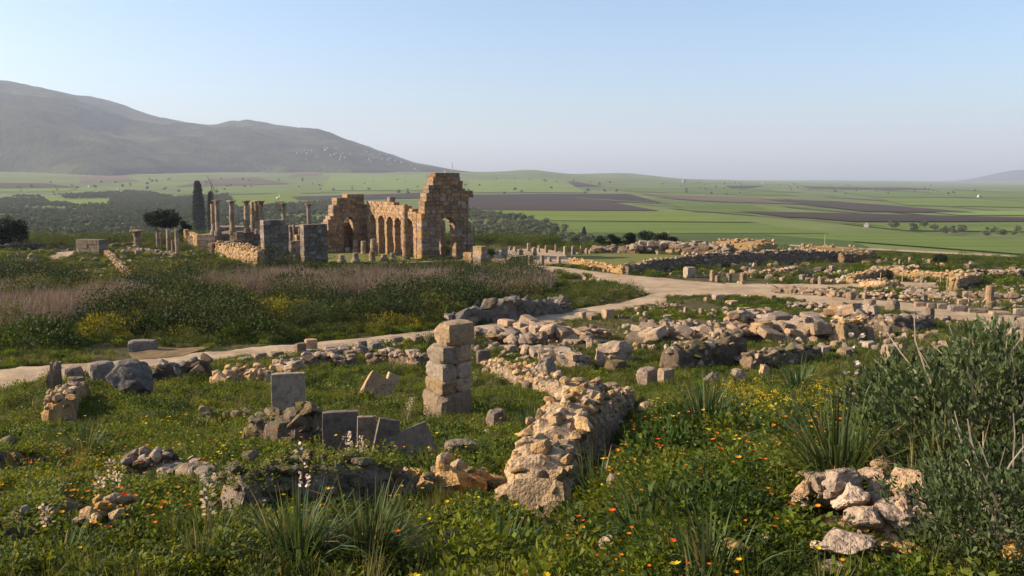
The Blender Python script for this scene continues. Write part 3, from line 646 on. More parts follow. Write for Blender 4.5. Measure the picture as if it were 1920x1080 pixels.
rubble('long_wall', pxl((410, 476), (450, 491), (490, 508)), [1.5, 1.9, 2.5], .8, .34, M['rubble'], 'long sunlit rubble wall running up to the tall gate pier', seed=5, maxobj=200, flat=.75)
for q, x in enumerate((424, 430, 436, 441, 447, 453, 459, 466)): blk(x, x + 6, 459 + q * 1.6, 474 + q * 2.2, 'box', 'forum', rho=.8, area='on top of the long sunlit rubble wall', sink=.8)
# temple podium
def podium(a, b, ytop, thick, label, rnd, ch=.45):
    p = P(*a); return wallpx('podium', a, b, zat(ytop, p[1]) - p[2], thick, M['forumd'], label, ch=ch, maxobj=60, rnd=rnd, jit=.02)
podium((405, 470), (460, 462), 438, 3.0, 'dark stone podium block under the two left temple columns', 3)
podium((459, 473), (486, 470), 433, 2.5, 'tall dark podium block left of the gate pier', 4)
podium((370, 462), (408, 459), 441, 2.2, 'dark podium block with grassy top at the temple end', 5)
wallpx('brick_wall', (344, 452), (373, 467), 2.0, .6, M['rubble'], 'sunlit low brick-red wall at the left end of the temple', ch=.22, bl=(.3, .6), maxobj=120)
wallpx('low_wall', (373, 440), (402, 440), 1.4, .6, M['rubble'], 'reddish wall top behind the temple podium', rnd=7)
wallpx('low_wall', (398, 476), (452, 469), 1.3, .6, M['forum'], 'low dark wall in front of the temple podium', rnd=8)
for q, (x, a, yf, zb, cap, lab) in enumerate([(401, 383, 121, -7.7, False, 'leftmost temple column, missing its capital'), (409, 375, 120, -7.7, True, 'temple column with broad capital beside the cypress'), (436, 376, 122, -7.7, True, 'lone temple column second with a capital'),
        (463, 376, 121, -7.4, True, 'dark temple column before the column cluster'), (476, 378, 124, -7.6, False, 'thick sunlit pillar in the temple column cluster'), (483, 376, 122, -7.6, True, 'middle column of the temple cluster'), (491, 376, 121, -7.6, True, 'right column of the temple cluster'), (533, 381, 132, -8.0, True, 'column carrying the stork nest'), (580, 382, 134, -8.3, True, 'lone column between the gate and the basilica')]):
    column(x, a, 440, .33 if q != 4 else .42, M['forum'], lab, cap=cap, zb=zb, yfwd=yf, seed=60 + q)
wallpx('temple_floor', (396, 457), (600, 455), 2.6, 5.0, M['forum'], 'stone temple platform carrying the columns', ch=.5, maxobj=40, jit=.02, rnd=12)
def nest():
    r = random.Random(5); vs, fs = [], []
    for k in range(420):
        a = r.uniform(0, 6.28); R0 = .75 * math.sqrt(r.random()); z = r.uniform(-.9, .35); R0 *= 1 - .5 * max(0, -z); p = Vector((R0 * math.cos(a), R0 * math.sin(a), z)); d = Vector((-math.sin(a) + r.uniform(-.6, .6), math.cos(a) + r.uniform(-.6, .6), r.uniform(-.5, .3))).normalized() * r.uniform(.3, .6); n = d.cross(Vector((0, 0, 1))).normalized() * .03; i = len(vs)
        vs += [p - n, p + n, p + d]; fs.append((i, i + 1, i + 2))
    b = np.array([(529 - 960) / FPX * 132.5, 132, zat(383, 132)])
    o = link('stork_nest', mesh_np('stork_nest', vs, fs, M['bark']), None, b, None, (1.25, 1.25, 1.3)); tag(o, 'bushy stork nest on top of a temple column', 'nest')
    bm = bmesh.new(); 
    for (x, y, z, sx, sy, sz) in ((0, 0, .62, .30, .16, .17), (.2, 0, .82, .06, .06, .22), (.26, 0, 1.02, .09, .07, .07)): bmesh.ops.create_uvsphere(bm, u_segments=10, v_segments=7, radius=1, matrix=Matrix.Translation((x, y, z)) @ Matrix.Diagonal((sx, sy, sz, 1)))
    me = bpy.data.meshes.new('stork'); bm.to_mesh(me); bm.free(); me.materials.append(M['bird'])
    s = link('stork', me, None, (b[0] - .3, b[1], b[2] + .35)); tag(s, 'small white stork sitting on the nest', 'bird'); bar((.33, 0, 1.02), (.62, 0, .96), .025, M['orange'], 'bill', s)
    for y in (-.07, .07): bar((0, y, -.1), (0, y, .5), .018, M['orange'], 'leg', s)
nest()
# far left ruins
for q, (x, a, b, rd, c) in enumerate([(258, 431, 465, .5, True), (297, 436, 466, .28, False), (303, 436, 464, .28, False), (317, 430, 473, .3, False), (325, 450, 474, .25, False), (333, 430, 474, .3, False)]):
    column(x, a, b, rd, M['forum'], ['stout column stump with cap left of the umbrella pine'][0] if q == 0 else ORD[q - 1] + ' slim column from the left under the umbrella pine', cap=c, base=q == 0, seed=80 + q)
wallpx('block_wall', (143, 477), (187, 478), 1.9, 1.5, M['slab'], 'dark squared block wall standing alone at left', ch=.6, rnd=3)
blk(160, 170, 445, 458, 'worn', 'slab', label='small block standing behind the dark wall at left', sink=.8)
rubble('brick_line', pxl((193, 468), (205, 482), (226, 505), (246, 528)), [.6, .5, .5, .6], .8, .34, M['rubble'], 'narrow brick wall line running down the slope at left', seed=8, maxobj=120)
rubble('low_wall', pxl((-40, 474), (30, 468), (88, 466)), [.7, .8, .7], .6, .45, M['block'], 'dark low wall line at the far left edge', seed=9, maxobj=50)
rubble('rubble_bank', pxl((288, 553), (330, 553), (372, 551)), [.5, .7, .5], 1.6, .42, M['rubble'], 'heap of reddish bricks on the scrub slope', seed=10, maxobj=90)
rubble('wall_stub', pxl((58, 487), (66, 500), (72, 508)), [.4, .5, .4], .7, .4, M['block'], 'pale short wall stub on the far left slope', seed=11, maxobj=30)
rubble('low_wall', pxl((205, 466), (262, 462)), [.5, .6], .6, .4, M['block'], 'low grey wall behind the brick line', seed=12, maxobj=40)
rubble('low_wall', pxl((240, 476), (270, 478), (335, 484)), [.8, .6, .5], .6, .45, M['block'], 'grey wall line below the slim columns', seed=13, maxobj=50)
for t in [(11, 22, 478, 487), (16, 28, 485, 493), (28, 40, 486, 493), (228, 240, 506, 520), (236, 250, 514, 526), (317, 328, 509, 521), (388, 404, 511, 524), (150, 166, 508, 516), (250, 262, 470, 480)]: blk(*t, area='scattered over the scrub slope at far left')
# ------------------------------------------------------------------ forum stumps, walls and stones on the right
for q, t in enumerate([(940, 952, 467, 484), (973, 981, 469, 483), (998, 1007, 465, 481), (988, 995, 457, 472), (1008, 1013, 461, 474), (1021, 1028, 461, 475), (1040, 1046, 459, 473), (1056, 1064, 463, 479), (1071, 1079, 462, 478), (989, 1000, 480, 496), (1012, 1021, 480, 498), (1026, 1035, 482, 492), (1044, 1052, 482, 496), (1087, 1092, 462, 478), (962, 970, 463, 472), (1110, 1119, 461, 470), (929, 936, 470, 478), (954, 960, 462, 470), (1097, 1103, 466, 476)]):
    blk(*t, kind='worn' if q % 3 else 'box', mat='forum', area='of the squared stumps standing on the forum floor', rho=.8, name='pillar_stump', cat='pillar')
rubble('forum_wall', pxl((1073, 493), (1120, 502), (1171, 514)), [.5, .5, .6], .7, .36, M['rubble'], 'low sunlit forum wall left of its corner', seed=21, maxobj=110)
rubble('forum_wall', pxl((1171, 514), (1240, 508), (1310, 502), (1420, 496), (1530, 491), (1640, 487)), [.8, 1.1, 1.5, 1.6, 1.3, .9], .8, .42, M['forum'], 'long shaded forum wall right of its corner', seed=22, maxobj=190)
rubble('ruin_heap', pxl((1105, 474), (1150, 474), (1200, 476)), [.5, .8, .9], 1.6, .6, M['forum'], 'low heap of blocks behind the lawn', seed=23, maxobj=60, kind='worn')
rubble('ruin_heap', pxl((1195, 474), (1250, 474), (1300, 477), (1370, 480)), [1.0, 1.1, 1.2, 1.0], 3.0, .75, M['forum'], 'broad heap of tumbled blocks right of the lawn', seed=24, maxobj=120, kind='worn')
rubble('rubble_mound', pxl((1350, 478), (1400, 470), (1460, 471), (1560, 477)), [1.0, 1.4, 1.4, .9], 8., .5, M['rubble'], 'sunlit mound of ochre rubble at the edge of the ruins', seed=25, maxobj=120)
rubble('rubble_mound', pxl((1440, 483), (1540, 484), (1625, 486)), [.8, .9, .6], 4., .45, M['rubble'], 'lower tongue of ochre rubble behind the forum wall', seed=26, maxobj=80)
rubble('forum_wall', pxl((1575, 492), (1635, 490)), [1.2, 1.0], 1.2, .45, M['mossy'], 'dark wall end at the right of the rubble mound', seed=27, maxobj=40)
blk(1298, 1318, 452, 468, 'box', 'forum', label='pale squared block crowning the heap behind the lawn', sink=.3)
for t in [(1283, 1306, 501, 521), (1293, 1307, 507, 520), (1331, 1343, 508, 528), (1341, 1352, 517, 529), (1362, 1374, 513, 528), (1388, 1402, 512, 526), (1388, 1398, 526, 535), (1440, 1450, 512, 520), (1480, 1495, 510, 518), (1500, 1512, 515, 524), (1520, 1530, 523, 533), (1535, 1548, 521, 535), (1495, 1507, 502, 510), (1535, 1552, 500, 507), (1555, 1567, 498, 508), (1462, 1474, 520, 528), (1410, 1424, 505, 512)]: blk(*t, mat='forum', area='strewn along the far verge of the wide track')
for t in [(1590, 1609, 518, 532), (1588, 1607, 547, 564), (1618, 1630, 551, 560), (1622, 1648, 561, 578), (1664, 1695, 562, 588), (1561, 1579, 569, 581), (1736, 1756, 578, 607), (1609, 1638, 577, 595), (1500, 1520, 545, 554), (1640, 1660, 548, 556), (1655, 1672, 505, 513), (1637, 1655, 498, 510), (1685, 1692, 487, 500), (1704, 1712, 483, 495), (1740, 1750, 487, 498), (1810, 1826, 495, 506), (1858, 1888, 505, 517), (1895, 1915, 500, 514), (1911, 1924, 505, 518)]: blk(*t, mat='block', area='around the square foundation on the right')
for t in [(1717, 1738, 566, 577), (1740, 1757, 568, 580), (1759, 1781, 569, 582), (1783, 1818, 572, 586), (1820, 1858, 576, 589), (1798, 1817, 560, 572), (1905, 1930, 578, 592), (1862, 1900, 582, 593)]: blk(*t, mat='block', yaw=-.15, rho=.6, area='in the kerb beyond the wide track')
# square foundation with stakes
rubble('square_foundation', pxl((1592, 533), (1660, 519), (1831, 533), (1786, 546)), [.7, .8, .9, 1.1], .7, .34, M['rubble'], 'low square stone foundation ringed by wooden stakes', seed=31, maxobj=150)
rubble('foundation_wall', pxl((1610, 538), (1655, 541), (1688, 541)), [.5, .6, .7], .6, .34, M['rubble'], 'front left wall of the square foundation', seed=32, maxobj=60)
for q, (x, a, b) in enumerate([(1650, 513, 540), (1691, 506, 536), (1725, 516, 548), (1728, 509, 538), (1763, 511, 536), (1775, 521, 545)]):
    p = P(x, b); s = bar((0, 0, -.1), (0, 0, (b - a) * mpp(p)), .035, M['wood'], 'wooden_stake', None, 8); s.location = p; tag(s, ORD[q] + ' thin wooden stake from the left at the square foundation', 'stake', 'stakes round the square foundation')
column(1854, 536, 575, .3, M['rock'], 'broken column stub beyond the wide track at right', cap=False, base=True, name='column_stump', seed=91)
# blocks of the ruined house near the right
for t in [(1659, 1685, 593, 617), (1617, 1651, 598, 617), (1576, 1614, 598, 610), (1618, 1645, 616, 639), (1657, 1679, 614, 633), (1687, 1712, 592, 620), (1712, 1735, 596, 621), (1725, 1747, 628, 642), (1657, 1690, 650, 681), (1573, 1611, 652, 672), (1796, 1831, 634, 657), (1839, 1878, 608, 632), (1866, 1890, 596, 622), (1892, 1904, 617, 632), (1908, 1930, 622, 644), (1560, 1582, 640, 655), (1530, 1562, 648, 664), (1620, 1646, 640, 652), (1420, 1455, 589, 606), (1445, 1476, 600, 618), (1480, 1500, 593, 606)]: blk(*t, mat='block' if t[0] % 2 else 'rock', kind='worn', hmul=1.15, area='in the tumbled house ruin above the right shrubs')
blk(1866, 1889, 576, 598, 'worn', 'block', label='block balanced on top of the pier by the right edge', sink=-.62)
rubble('house_wall', pxl((1568, 640), (1600, 637), (1616, 637)), [1.0, 1.1, 1.0], .7, .26, M['rubble'], 'sunlit rubble wall of the tumbled house on the right', seed=33, maxobj=90)
rubble('house_wall', pxl((1600, 613), (1680, 622), (1740, 618)), [.7, .7, .6], .8, .4, M['block'], 'grey wall line behind the tumbled house blocks', seed=34, maxobj=70)
# mid-ground stones right of the narrow path
for t in [(1129, 1153, 579, 599), (1100, 1125, 590, 600), (1205, 1217, 584, 597), (1336, 1358, 552, 566), (1362, 1388, 563, 574), (1320, 1332, 557, 565), (1282, 1292, 576, 588), (1310, 1322, 578, 592), (1275, 1290, 600, 610), (1440, 1458, 553, 562), (1500, 1514, 560, 568), (1530, 1556, 566, 576), (1388, 1412, 576, 584), (1190, 1206, 575, 584), (1085, 1100, 584, 596), (945, 967, 600, 617), (962, 980, 606, 622), (1240, 1262, 590, 598)]: blk(*t, mat='rock', kind='worn', area='in the grass below the wide track')
for t in [(860, 880, 590, 604), (882, 905, 572, 592), (898, 918, 570, 602), (918, 943, 566, 600), (943, 972, 565, 594), (976, 1005, 565, 590), (1006, 1034, 570, 588), (1035, 1064, 557, 584), (840, 862, 592, 610)]: blk(*t, mat='slab', kind='rock', area='in the boulder kerb above the narrow path', name='boulder', cat='boulder')
rubble('boulder_kerb', pxl((850, 612), (900, 604), (960, 598), (1010, 590), (1066, 584)), [.5, .8, 1.0, .9, .6], .9, .75, M['slab'], 'row of big grey kerb boulders under the scrub bank', seed=40, maxobj=60, kind='rock')
rubble('ruin_heap', pxl((1075, 640), (1130, 634)), [.35, .4], 1.6, .5, M['rock'], 'flat stepped slabs beside the narrow path', seed=41, maxobj=26, kind='worn', flat=.35)
rubble('ruin_heap', pxl((1200, 643), (1240, 638), (1290, 640), (1325, 645)), [.45, .55, .45, .3], 1.8, .65, M['rock'], 'heap of pale slabs in the middle of the ruins', seed=42, maxobj=70, kind='worn', flat=.5)
rubble('ruin_heap', pxl((1420, 640), (1500, 632), (1540, 640)), [.4, .5, .4], 2.2, .7, M['rock'], 'scatter of slabs left of the tumbled house', seed=43, maxobj=60, kind='worn', flat=.55)
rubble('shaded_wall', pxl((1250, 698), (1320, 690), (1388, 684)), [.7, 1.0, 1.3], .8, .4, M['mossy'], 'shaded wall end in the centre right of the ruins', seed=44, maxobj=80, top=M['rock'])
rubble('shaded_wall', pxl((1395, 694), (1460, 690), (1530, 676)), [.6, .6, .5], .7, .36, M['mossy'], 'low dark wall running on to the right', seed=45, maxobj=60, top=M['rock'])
rubble('rubble_wall', pxl((920, 690), (960, 712), (1000, 728), (1060, 745), (1090, 768)), [.35, .45, .45, .45, .5], .8, .24, M['rubble'], 'crumbling ochre rubble wall right of the stacked pillar', seed=46, maxobj=200, turf=12)
for t, k, m, l in [((1125, 1190, 637, 684), 'rock', 'rock', 'big pale rounded boulder on top of the ruined wall'), ((1113, 1140, 660, 695), 'rock', 'rock', 'smaller stone leaning on the big pale boulder'), ((1135, 1178, 672, 702), 'worn', 'mossy', 'dark block beneath the big pale boulder'),
        ((1193, 1240, 684, 722), 'worn', 'rock', 'large broken block right of the crumbling wall'), ((1235, 1266, 688, 724), 'worn', 'block', 'dark block just behind the large broken block'), ((990, 1048, 681, 725), 'rock', 'rock', 'pale furrowed boulder in the crumbling wall'), ((978, 1010, 713, 738), 'worn', 'block', 'squared stone under the furrowed boulder'),
        ((1128, 1166, 716, 762), 'worn', 'rock', 'square-faced block at the head of the ochre wall'), ((1198, 1248, 744, 768), 'worn', 'rock', 'flat slab lying right of the ochre wall'), ((1155, 1188, 756, 786), 'rock', 'rubble', 'pale stone at the shoulder of the ochre wall'), ((1000, 1029, 623, 652), 'rock', 'block', 'dark upright stone in the grass below the path'), ((1098, 1116, 634, 654), 'rock', 'rock', 'small reddish stone above the big boulder'), ((943, 970, 646, 661), 'worn', 'rock', 'low flat stone right of the pillar'), ((1043, 1078, 622, 640), 'worn', 'rock', 'flat stone above the furrowed boulder'), ((1313, 1362, 700, 726), 'rock', 'slab', 'grey rounded stone in grass right of the ochre wall'),
        ((1404, 1440, 752, 770), 'rock', 'rock', 'pale stone lying among orange flowers'), ((1420, 1450, 690, 712), 'rock', 'rubble', 'pale stones at the crest of the flowered bank'), ((1372, 1410, 695, 720), 'rock', 'rubble', 'crumbled pale stone left of the flowered bank crest')]: blk(*t, kind=k, mat=m, label=l, name='boulder' if k == 'rock' else 'stone_block', cat='boulder' if k == 'rock' else 'stone block')
for q, (pp, hh, th, sz, l) in enumerate([([(900, 640), (1000, 662)], .45, 1.0, .62, 'line of grey stones right of the pillar below the path'), ([(960, 622), (1060, 642)], .4, 1.0, .62, 'line of slabs between path and furrowed boulder'), ([(1000, 670), (1085, 692)], .3, .8, .45, 'short stone line above the furrowed boulder'), ([(1330, 650), (1405, 632)], .4, 1.1, .65, 'short wall of slabs left of the slab scatter'), ([(1440, 606), (1540, 626)], .35, 2.0, .65, 'row of big slabs west of the tumbled house'), ([(1375, 606), (1445, 596)], .45, .9, .45, 'small slab group in the grass below the track'), ([(1480, 580), (1585, 584)], .4, .6, .4, 'stone kerb on the near side of the wide track'), ([(1545, 597), (1625, 605)], .5, .7, .7, 'stone line just above the sunlit house wall'), ([(1450, 549), (1590, 560)], .35, .7, .4, 'broken kerb between the track and its side branch'), ([(1620, 558), (1722, 566)], .4, .7, .4, 'stone line between the track and the square foundation'), ([(1700, 556), (1790, 562)], .35, .7, .4, 'low stones in front of the square foundation'), ([(1640, 512), (1720, 508)], .5, .8, .45, 'far stone line behind the square foundation'), ([(1790, 516), (1925, 522)], .6, .8, .45, 'stone line at the far right beyond the foundation'), ([(1400, 520), (1500, 514)], .5, 1.2, .45, 'scatter of stones under the shaded forum wall'), ([(1810, 560), (1930, 566)], .4, .7, .4, 'stones behind the kerb at the right edge'), ([(1270, 655), (1330, 662)], .4, .8, .35, 'stones in front of the heap of pale slabs'), ([(620, 672), (690, 668)], .35, .7, .3, 'stones in grass left of the cube block'), ([(520, 690), (560, 704)], .3, .6, .26, 'stones in grass above the upright slab'), ([(1780, 650), (1900, 660)], .4, .7, .35, 'stones above the broad-leaved bush')]):
    rubble('ruined_wall', pxl(*pp), [hh * .8, hh], th, sz, M['rock' if q % 2 else 'block'], l, seed=200 + q, maxobj=60, kind='worn' if q % 3 else 'peb', flat=.6, core=False)
# the big ochre rubble wall coming towards the viewer
rubble('ochre_wall', pxl((1000, 968), (1040, 915), (1085, 868), (1120, 825), (1150, 790), (1168, 762)), [.25, .75, .95, .85, .65, .5], .62, .15, M['rubble'], 'large crumbling ochre rubble wall in the centre foreground', seed=51, maxobj=290, top=M['rock'])
for t, l in [((1032, 1100, 800, 858), 'dark flat-topped stone on the ochre foreground wall'), ((1070, 1112, 850, 905), 'shaded squared stone in the end of the ochre wall'), ((1120, 1175, 782, 822), 'rough stone on the back of the ochre foreground wall')]: blk(*t, kind='worn', mat='rock', label=l, sink=-.45 if '1032' in str(t) else -.3)
# ------------------------------------------------------------------ stacked pillar
def stacked_pillar():
    b = P(833, 787); s = mpp(b); o = root('stacked_pillar', b, 'free-standing pillar of five stacked squared blocks', 'pillar'); cx, cy = b[0] + .04, b[1] + .45
    z = -.15; lay = [(.82, .60), (.80, .34), (.80, .38), (.78, .40), (.62, .52)]
    for k, (w, c) in enumerate(lay):
        wz = c * 1.0 + (.15 if k == 0 else 0); dx = [0, .02, .03, .06, .17][k]; dy = [0, .0, .02, .02, .05][k]
        if k in (1, 2, 3):                      # two blocks in a course
            for e in (-1, 1):
                off = np.array([math.cos(YAW), math.sin(YAW)]) * (w * .25 * e); link('pillar_block', with_mat(WORN[(k * 3 + e) % 12], M['pillar']), o, (cx - b[0] + dx + off[0], cy - b[1] + dy + off[1], z + wz / 2), (0, 0, YAW + random.uniform(-.03, .03)), (w * .53, w * 1.02, wz * 1.04))
        else: link('pillar_block', with_mat(WORN[k * 2], M['pillar']), o, (cx - b[0] + dx, cy - b[1] + dy, z + wz / 2), (0, 0, YAW + (.08 if k == 4 else 0)), (w * (1.2 if k == 4 else 1.05), w * 1.05, wz * 1.05))
        z += wz
    obst((cx, cy), .75)
stacked_pillar()
# slabs and blocks round the pillar
blk(508, 571, 700, 790, 'slab', 'pillar', .22, .22, label='upright thin grey slab on the ruined wall at left centre', sink=.1)
for t, k, m, l, y, rho, ti in [((526, 592, 770, 806), 'worn', 'block', 'broad block at the foot of the upright slab', .2, .7, (0, 0)), ((472, 527, 780, 825), 'worn', 'mossy', 'moss-topped pale block left of the upright slab', .15, .8, (0, 0)), ((535, 585, 748, 780), 'rock', 'block', 'crumbly stone leaning on the upright slab', 0, 1, (0, 0)),
        ((602, 672, 768, 850), 'slab', 'slab', 'large dark upright slab facing the viewer', .2, .3, (-.05, 0)), ((668, 705, 780, 858), 'slab', 'slab', 'second dark slab beside the large one', .25, .35, (0, .03)), ((700, 742, 786, 862), 'slab', 'slab', 'dark slab tilted between its neighbours', .3, .3, (-.1, .25)), ((729, 812, 795, 862), 'slab', 'slab', 'tilted slab with an orange broken edge', .35, .35, (-.35, -.32)),
        ((909, 951, 763, 808), 'worn', 'block', 'small squared block in the grass right of the pillar', None, .8, (0, 0)), ((829, 892, 818, 855), 'worn', 'rock', 'pale block lying in grass before the pillar', .5, .6, (.1, .05)), ((678, 733, 702, 750), 'slab', 'rock', 'tilted pale slab in the grass left of the pillar', .2, .35, (-.5, .6)), ((720, 747, 700, 730), 'slab', 'rubble', 'thin slab leaning behind the tilted pale slab', .6, .3, (-.3, .6)),
        ((757, 788, 653, 683), 'box', 'block', 'neat cube block left of the pillar', .5, .9, (0, 0)), ((891, 920, 656, 690), 'worn', 'slab', 'dark block right behind the pillar', .3, .7, (0, 0)), ((237, 288, 636, 661), 'worn', 'slab', 'wide grey slab at the foot of the scrub above the path', .1, .5, (0, 0))]:
    blk(*t, kind=k, mat=m, label=l, yaw=y, rho=rho, tilt=ti)
for t in [(686, 716, 640, 661), (664, 687, 638, 658), (724, 756, 628, 644), (769, 793, 630, 648), (793, 818, 629, 649), (567, 594, 634, 656), (548, 572, 643, 662), (600, 640, 644, 658), (736, 770, 595, 606), (511, 527, 603, 619), (532, 552, 608, 618), (664, 690, 597, 604), (645, 668, 663, 680), (500, 530, 655, 668), (470, 498, 660, 674), (440, 470, 668, 682), (520, 548, 664, 678), (700, 722, 663, 678), (735, 757, 664, 680), (418, 440, 672, 684)]: blk(*t, mat='rock' if t[0] % 2 else 'block', area='in the near kerb of the narrow path')
rubble('rubble_wall', pxl((560, 690), (610, 684), (660, 690)), [.3, .4, .3], .8, .28, M['rock'], 'loose stones in grass between slab and path', seed=61, maxobj=50)
rubble('rubble_wall', pxl((690, 684), (740, 680), (800, 690)), [.3, .4, .4], .8, .28, M['rock'], 'loose stones in grass just left of the pillar', seed=62, maxobj=50)
rubble('rubble_wall', pxl((405, 722), (450, 716), (512, 716)), [.35, .5, .4], .8, .24, M['rubble'], 'reddish rubble wall line below the path at left', seed=63, maxobj=80)
rubble('rubble_wall', pxl((275, 716), (340, 708), (400, 706)), [.4, .45, .6], .6, .35, M['block'], 'dark stone wall line between big rock and path', seed=64, maxobj=50)
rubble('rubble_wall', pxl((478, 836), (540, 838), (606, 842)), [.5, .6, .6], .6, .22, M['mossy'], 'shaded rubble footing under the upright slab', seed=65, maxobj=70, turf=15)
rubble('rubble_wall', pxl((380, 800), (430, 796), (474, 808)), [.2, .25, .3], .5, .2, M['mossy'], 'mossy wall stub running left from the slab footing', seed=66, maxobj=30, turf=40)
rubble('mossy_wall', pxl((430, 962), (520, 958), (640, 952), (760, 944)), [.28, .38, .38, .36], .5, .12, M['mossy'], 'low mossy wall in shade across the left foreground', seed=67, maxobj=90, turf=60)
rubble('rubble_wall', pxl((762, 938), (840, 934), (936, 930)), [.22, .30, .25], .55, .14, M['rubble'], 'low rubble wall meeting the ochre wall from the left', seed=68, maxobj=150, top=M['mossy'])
rubble('rubble_wall', pxl((648, 905), (690, 898), (728, 905)), [.16, .2, .14], .5, .15, M['rock'], 'small pale rubble patch above the mossy wall', seed=69, maxobj=50)
rubble('rubble_wall', pxl((330, 880), (352, 905), (385, 915), (430, 930)), [.10, .14, .12, .1], .5, .16, M['block'], 'flat stones half sunk in turf at left foreground', seed=70, maxobj=60, flat=.4, core=False)
rubble('rubble_wall', pxl((262, 905), (280, 890), (300, 878)), [.2, .25, .2], .4, .16, M['block'], 'little stone row in turf at left foreground', seed=71, maxobj=36)
rubble('earth_wall', pxl((-60, 890), (10, 884), (66, 878)), [.22, .25, .2], .6, .2, M['mossy'], 'turf-topped low wall at the left edge', seed=72, maxobj=30, turf=60)
rubble('rubble_wall', pxl((35, 1010), (55, 970), (80, 925)), [.08, .12, .1], .4, .12, M['mossy'], 'half-buried earthy wall in the lower left', seed=73, maxobj=40, turf=40)
rubble('rubble_wall', pxl((180, 1003), (215, 982), (240, 975)), [.12, .16, .12], .25, .12, M['rubble'], 'few pale stones in turf at lower left', seed=74, maxobj=16, core=False)
for t, k, m, l in [((151, 208, 676, 722), 'worn', 'block', 'tall squared block behind the big rock at left'), ((182, 275, 684, 752), 'rock', 'slab', 'big dark rock with pale top at left'), ((108, 149, 686, 722), 'worn', 'block', 'block left of the tall squared block'), ((121, 154, 705, 752), 'worn', 'block', 'upright grey block in the left wall ruin'), ((88, 111, 677, 693), 'box', 'slab', 'small dark block on the path edge at left'), ((85, 109, 688, 740), 'rock', 'mossy', 'rough stone pile end beside the path at left'), ((83, 114, 768, 794), 'worn', 'mossy', 'dark block at the foot of the left wall ruin'), ((113, 142, 748, 790), 'worn', 'block', 'reddish block below the upright grey one'), ((830, 864, 1002, 1048), 'rock', 'block', 'grey stone among grass at bottom centre'), ((400, 420, 935, 950), 'rock', 'mossy', 'small dark stone by the mossy wall end'), ((228, 244, 962, 980), 'rock', 'rubble', 'pale round stone in turf at lower left')]:
    blk(*t, kind=k, mat=m, label=l, name='boulder' if k == 'rock' else 'stone_block', cat='boulder' if k == 'rock' else 'stone block')
rubble('rubble_wall', pxl((112, 800), (125, 770), (150, 748)), [.5, .6, .5], .5, .2, M['rubble'], 'ochre rubble under the left wall blocks', seed=75, maxobj=60)
# pale rocks, lower right
for t in [(1645, 1698, 882, 936), (1617, 1645, 934, 962), (1631, 1687, 930, 985), (1589, 1623, 960, 991), (1541, 1588, 917, 963), (1495, 1517, 898, 924), (1607, 1631, 887, 912), (1552, 1641, 1006, 1068), (1521, 1553, 1023, 1051), (1683, 1752, 1026, 1066), (1530, 1586, 1066, 1092), (1785, 1832, 1058, 1092), (1884, 1945, 1028, 1092), (1690, 1722, 940, 975), (1706, 1738, 965, 1000), (1650, 1680, 980, 1000), (1362, 1412, 1024, 1062), (1430, 1452, 1012, 1034), (1640, 1680, 1064, 1085), (1570, 1592, 985, 1002), (1123, 1150, 983, 1005), (1125, 1162, 1012, 1048), (1028, 1046, 1018, 1048), (1700, 1730, 905, 940), (1730, 1752, 1000, 1022)]:
    blk(*t, kind='rock', mat='rock' if (t[0] % 3) else 'rubble', yaw=random.uniform(0, 3), rho=.9, area='among the pale rocks in the lower right foreground' if t[0] > 1300 else 'in the grass at the bottom centre right', name='rock', cat='rock', sink=-.04, hmul=1.3)
rubble('rock_spill', pxl((1560, 985), (1640, 972), (1700, 985), (1720, 1040)), [.12, .2, .2, .14], .7, .17, M['rock'], 'spill of small pale rocks under the right shrubs', seed=77, maxobj=90, kind='rock', core=False)
for area, lst in NB.items():
    lst.sort(key=lambda q: q[0])
    for k, (x, o, cat) in enumerate(lst): tag(o, ('%s %s from the left %s' % (ORD[k], {'stone block': 'weathered block', 'pillar': 'one', 'boulder': 'boulder', 'rock': 'rock'}[cat], area)), cat, ('stones ' + area) if cat != 'pillar' else 'forum stumps')

# ------------------------------------------------------------------ plants: shared clump shapes
def leafset(n, fn, seed):
    """fn(r) -> (pos, dir, normal-ish side, length, width, fold)"""
    r = random.Random(seed); vs, fs = [], []
    for k in range(n):
        p, d, s, l, w = fn(r); d = d.normalized(); s = (s - d * s.dot(d)).normalized(); i = len(vs)
        vs += [p, p + d * l * .5 + s * w * .5, p + d * l, p + d * l * .5 - s * w * .5]; fs += [(i, i + 1, i + 2, i + 3)]
    return vs, fs
def rv(r): return Vector((r.gauss(0, 1), r.gauss(0, 1), r.gauss(0, 1)))
def blade(vs, fs, p, d, l, w, droop, r, segs=4):
    s = d.cross(Vector((0, 0, 1)));
    if s.length < 1e-3: s = Vector((1, 0, 0))
    s = (s.normalized() * math.cos(.3) + rv(r) * .25).normalized(); i = len(vs); q = p.copy(); dd = d.normalized(); st = l / segs
    for k in range(segs + 1):
        ww = w * (1 - (k / segs) ** 2 * .92) * .5; vs += [q - s * ww, q + s * ww]; q = q + dd * st; dd = (dd + Vector((0, 0, -droop)) * (k + 1) / segs).normalized()
    for k in range(segs): fs.append((i + 2 * k, i + 2 * k + 1, i + 2 * k + 3, i + 2 * k + 2))
def mk(name, vs, fs, mats, idx=None):
    me = mesh_np(name, [tuple(v) for v in vs], fs)
    for m in mats: me.materials.append(m)
    if idx is not None: me.polygons.foreach_set('material_index', np.array(idx, np.int32)); me.update()
    return me
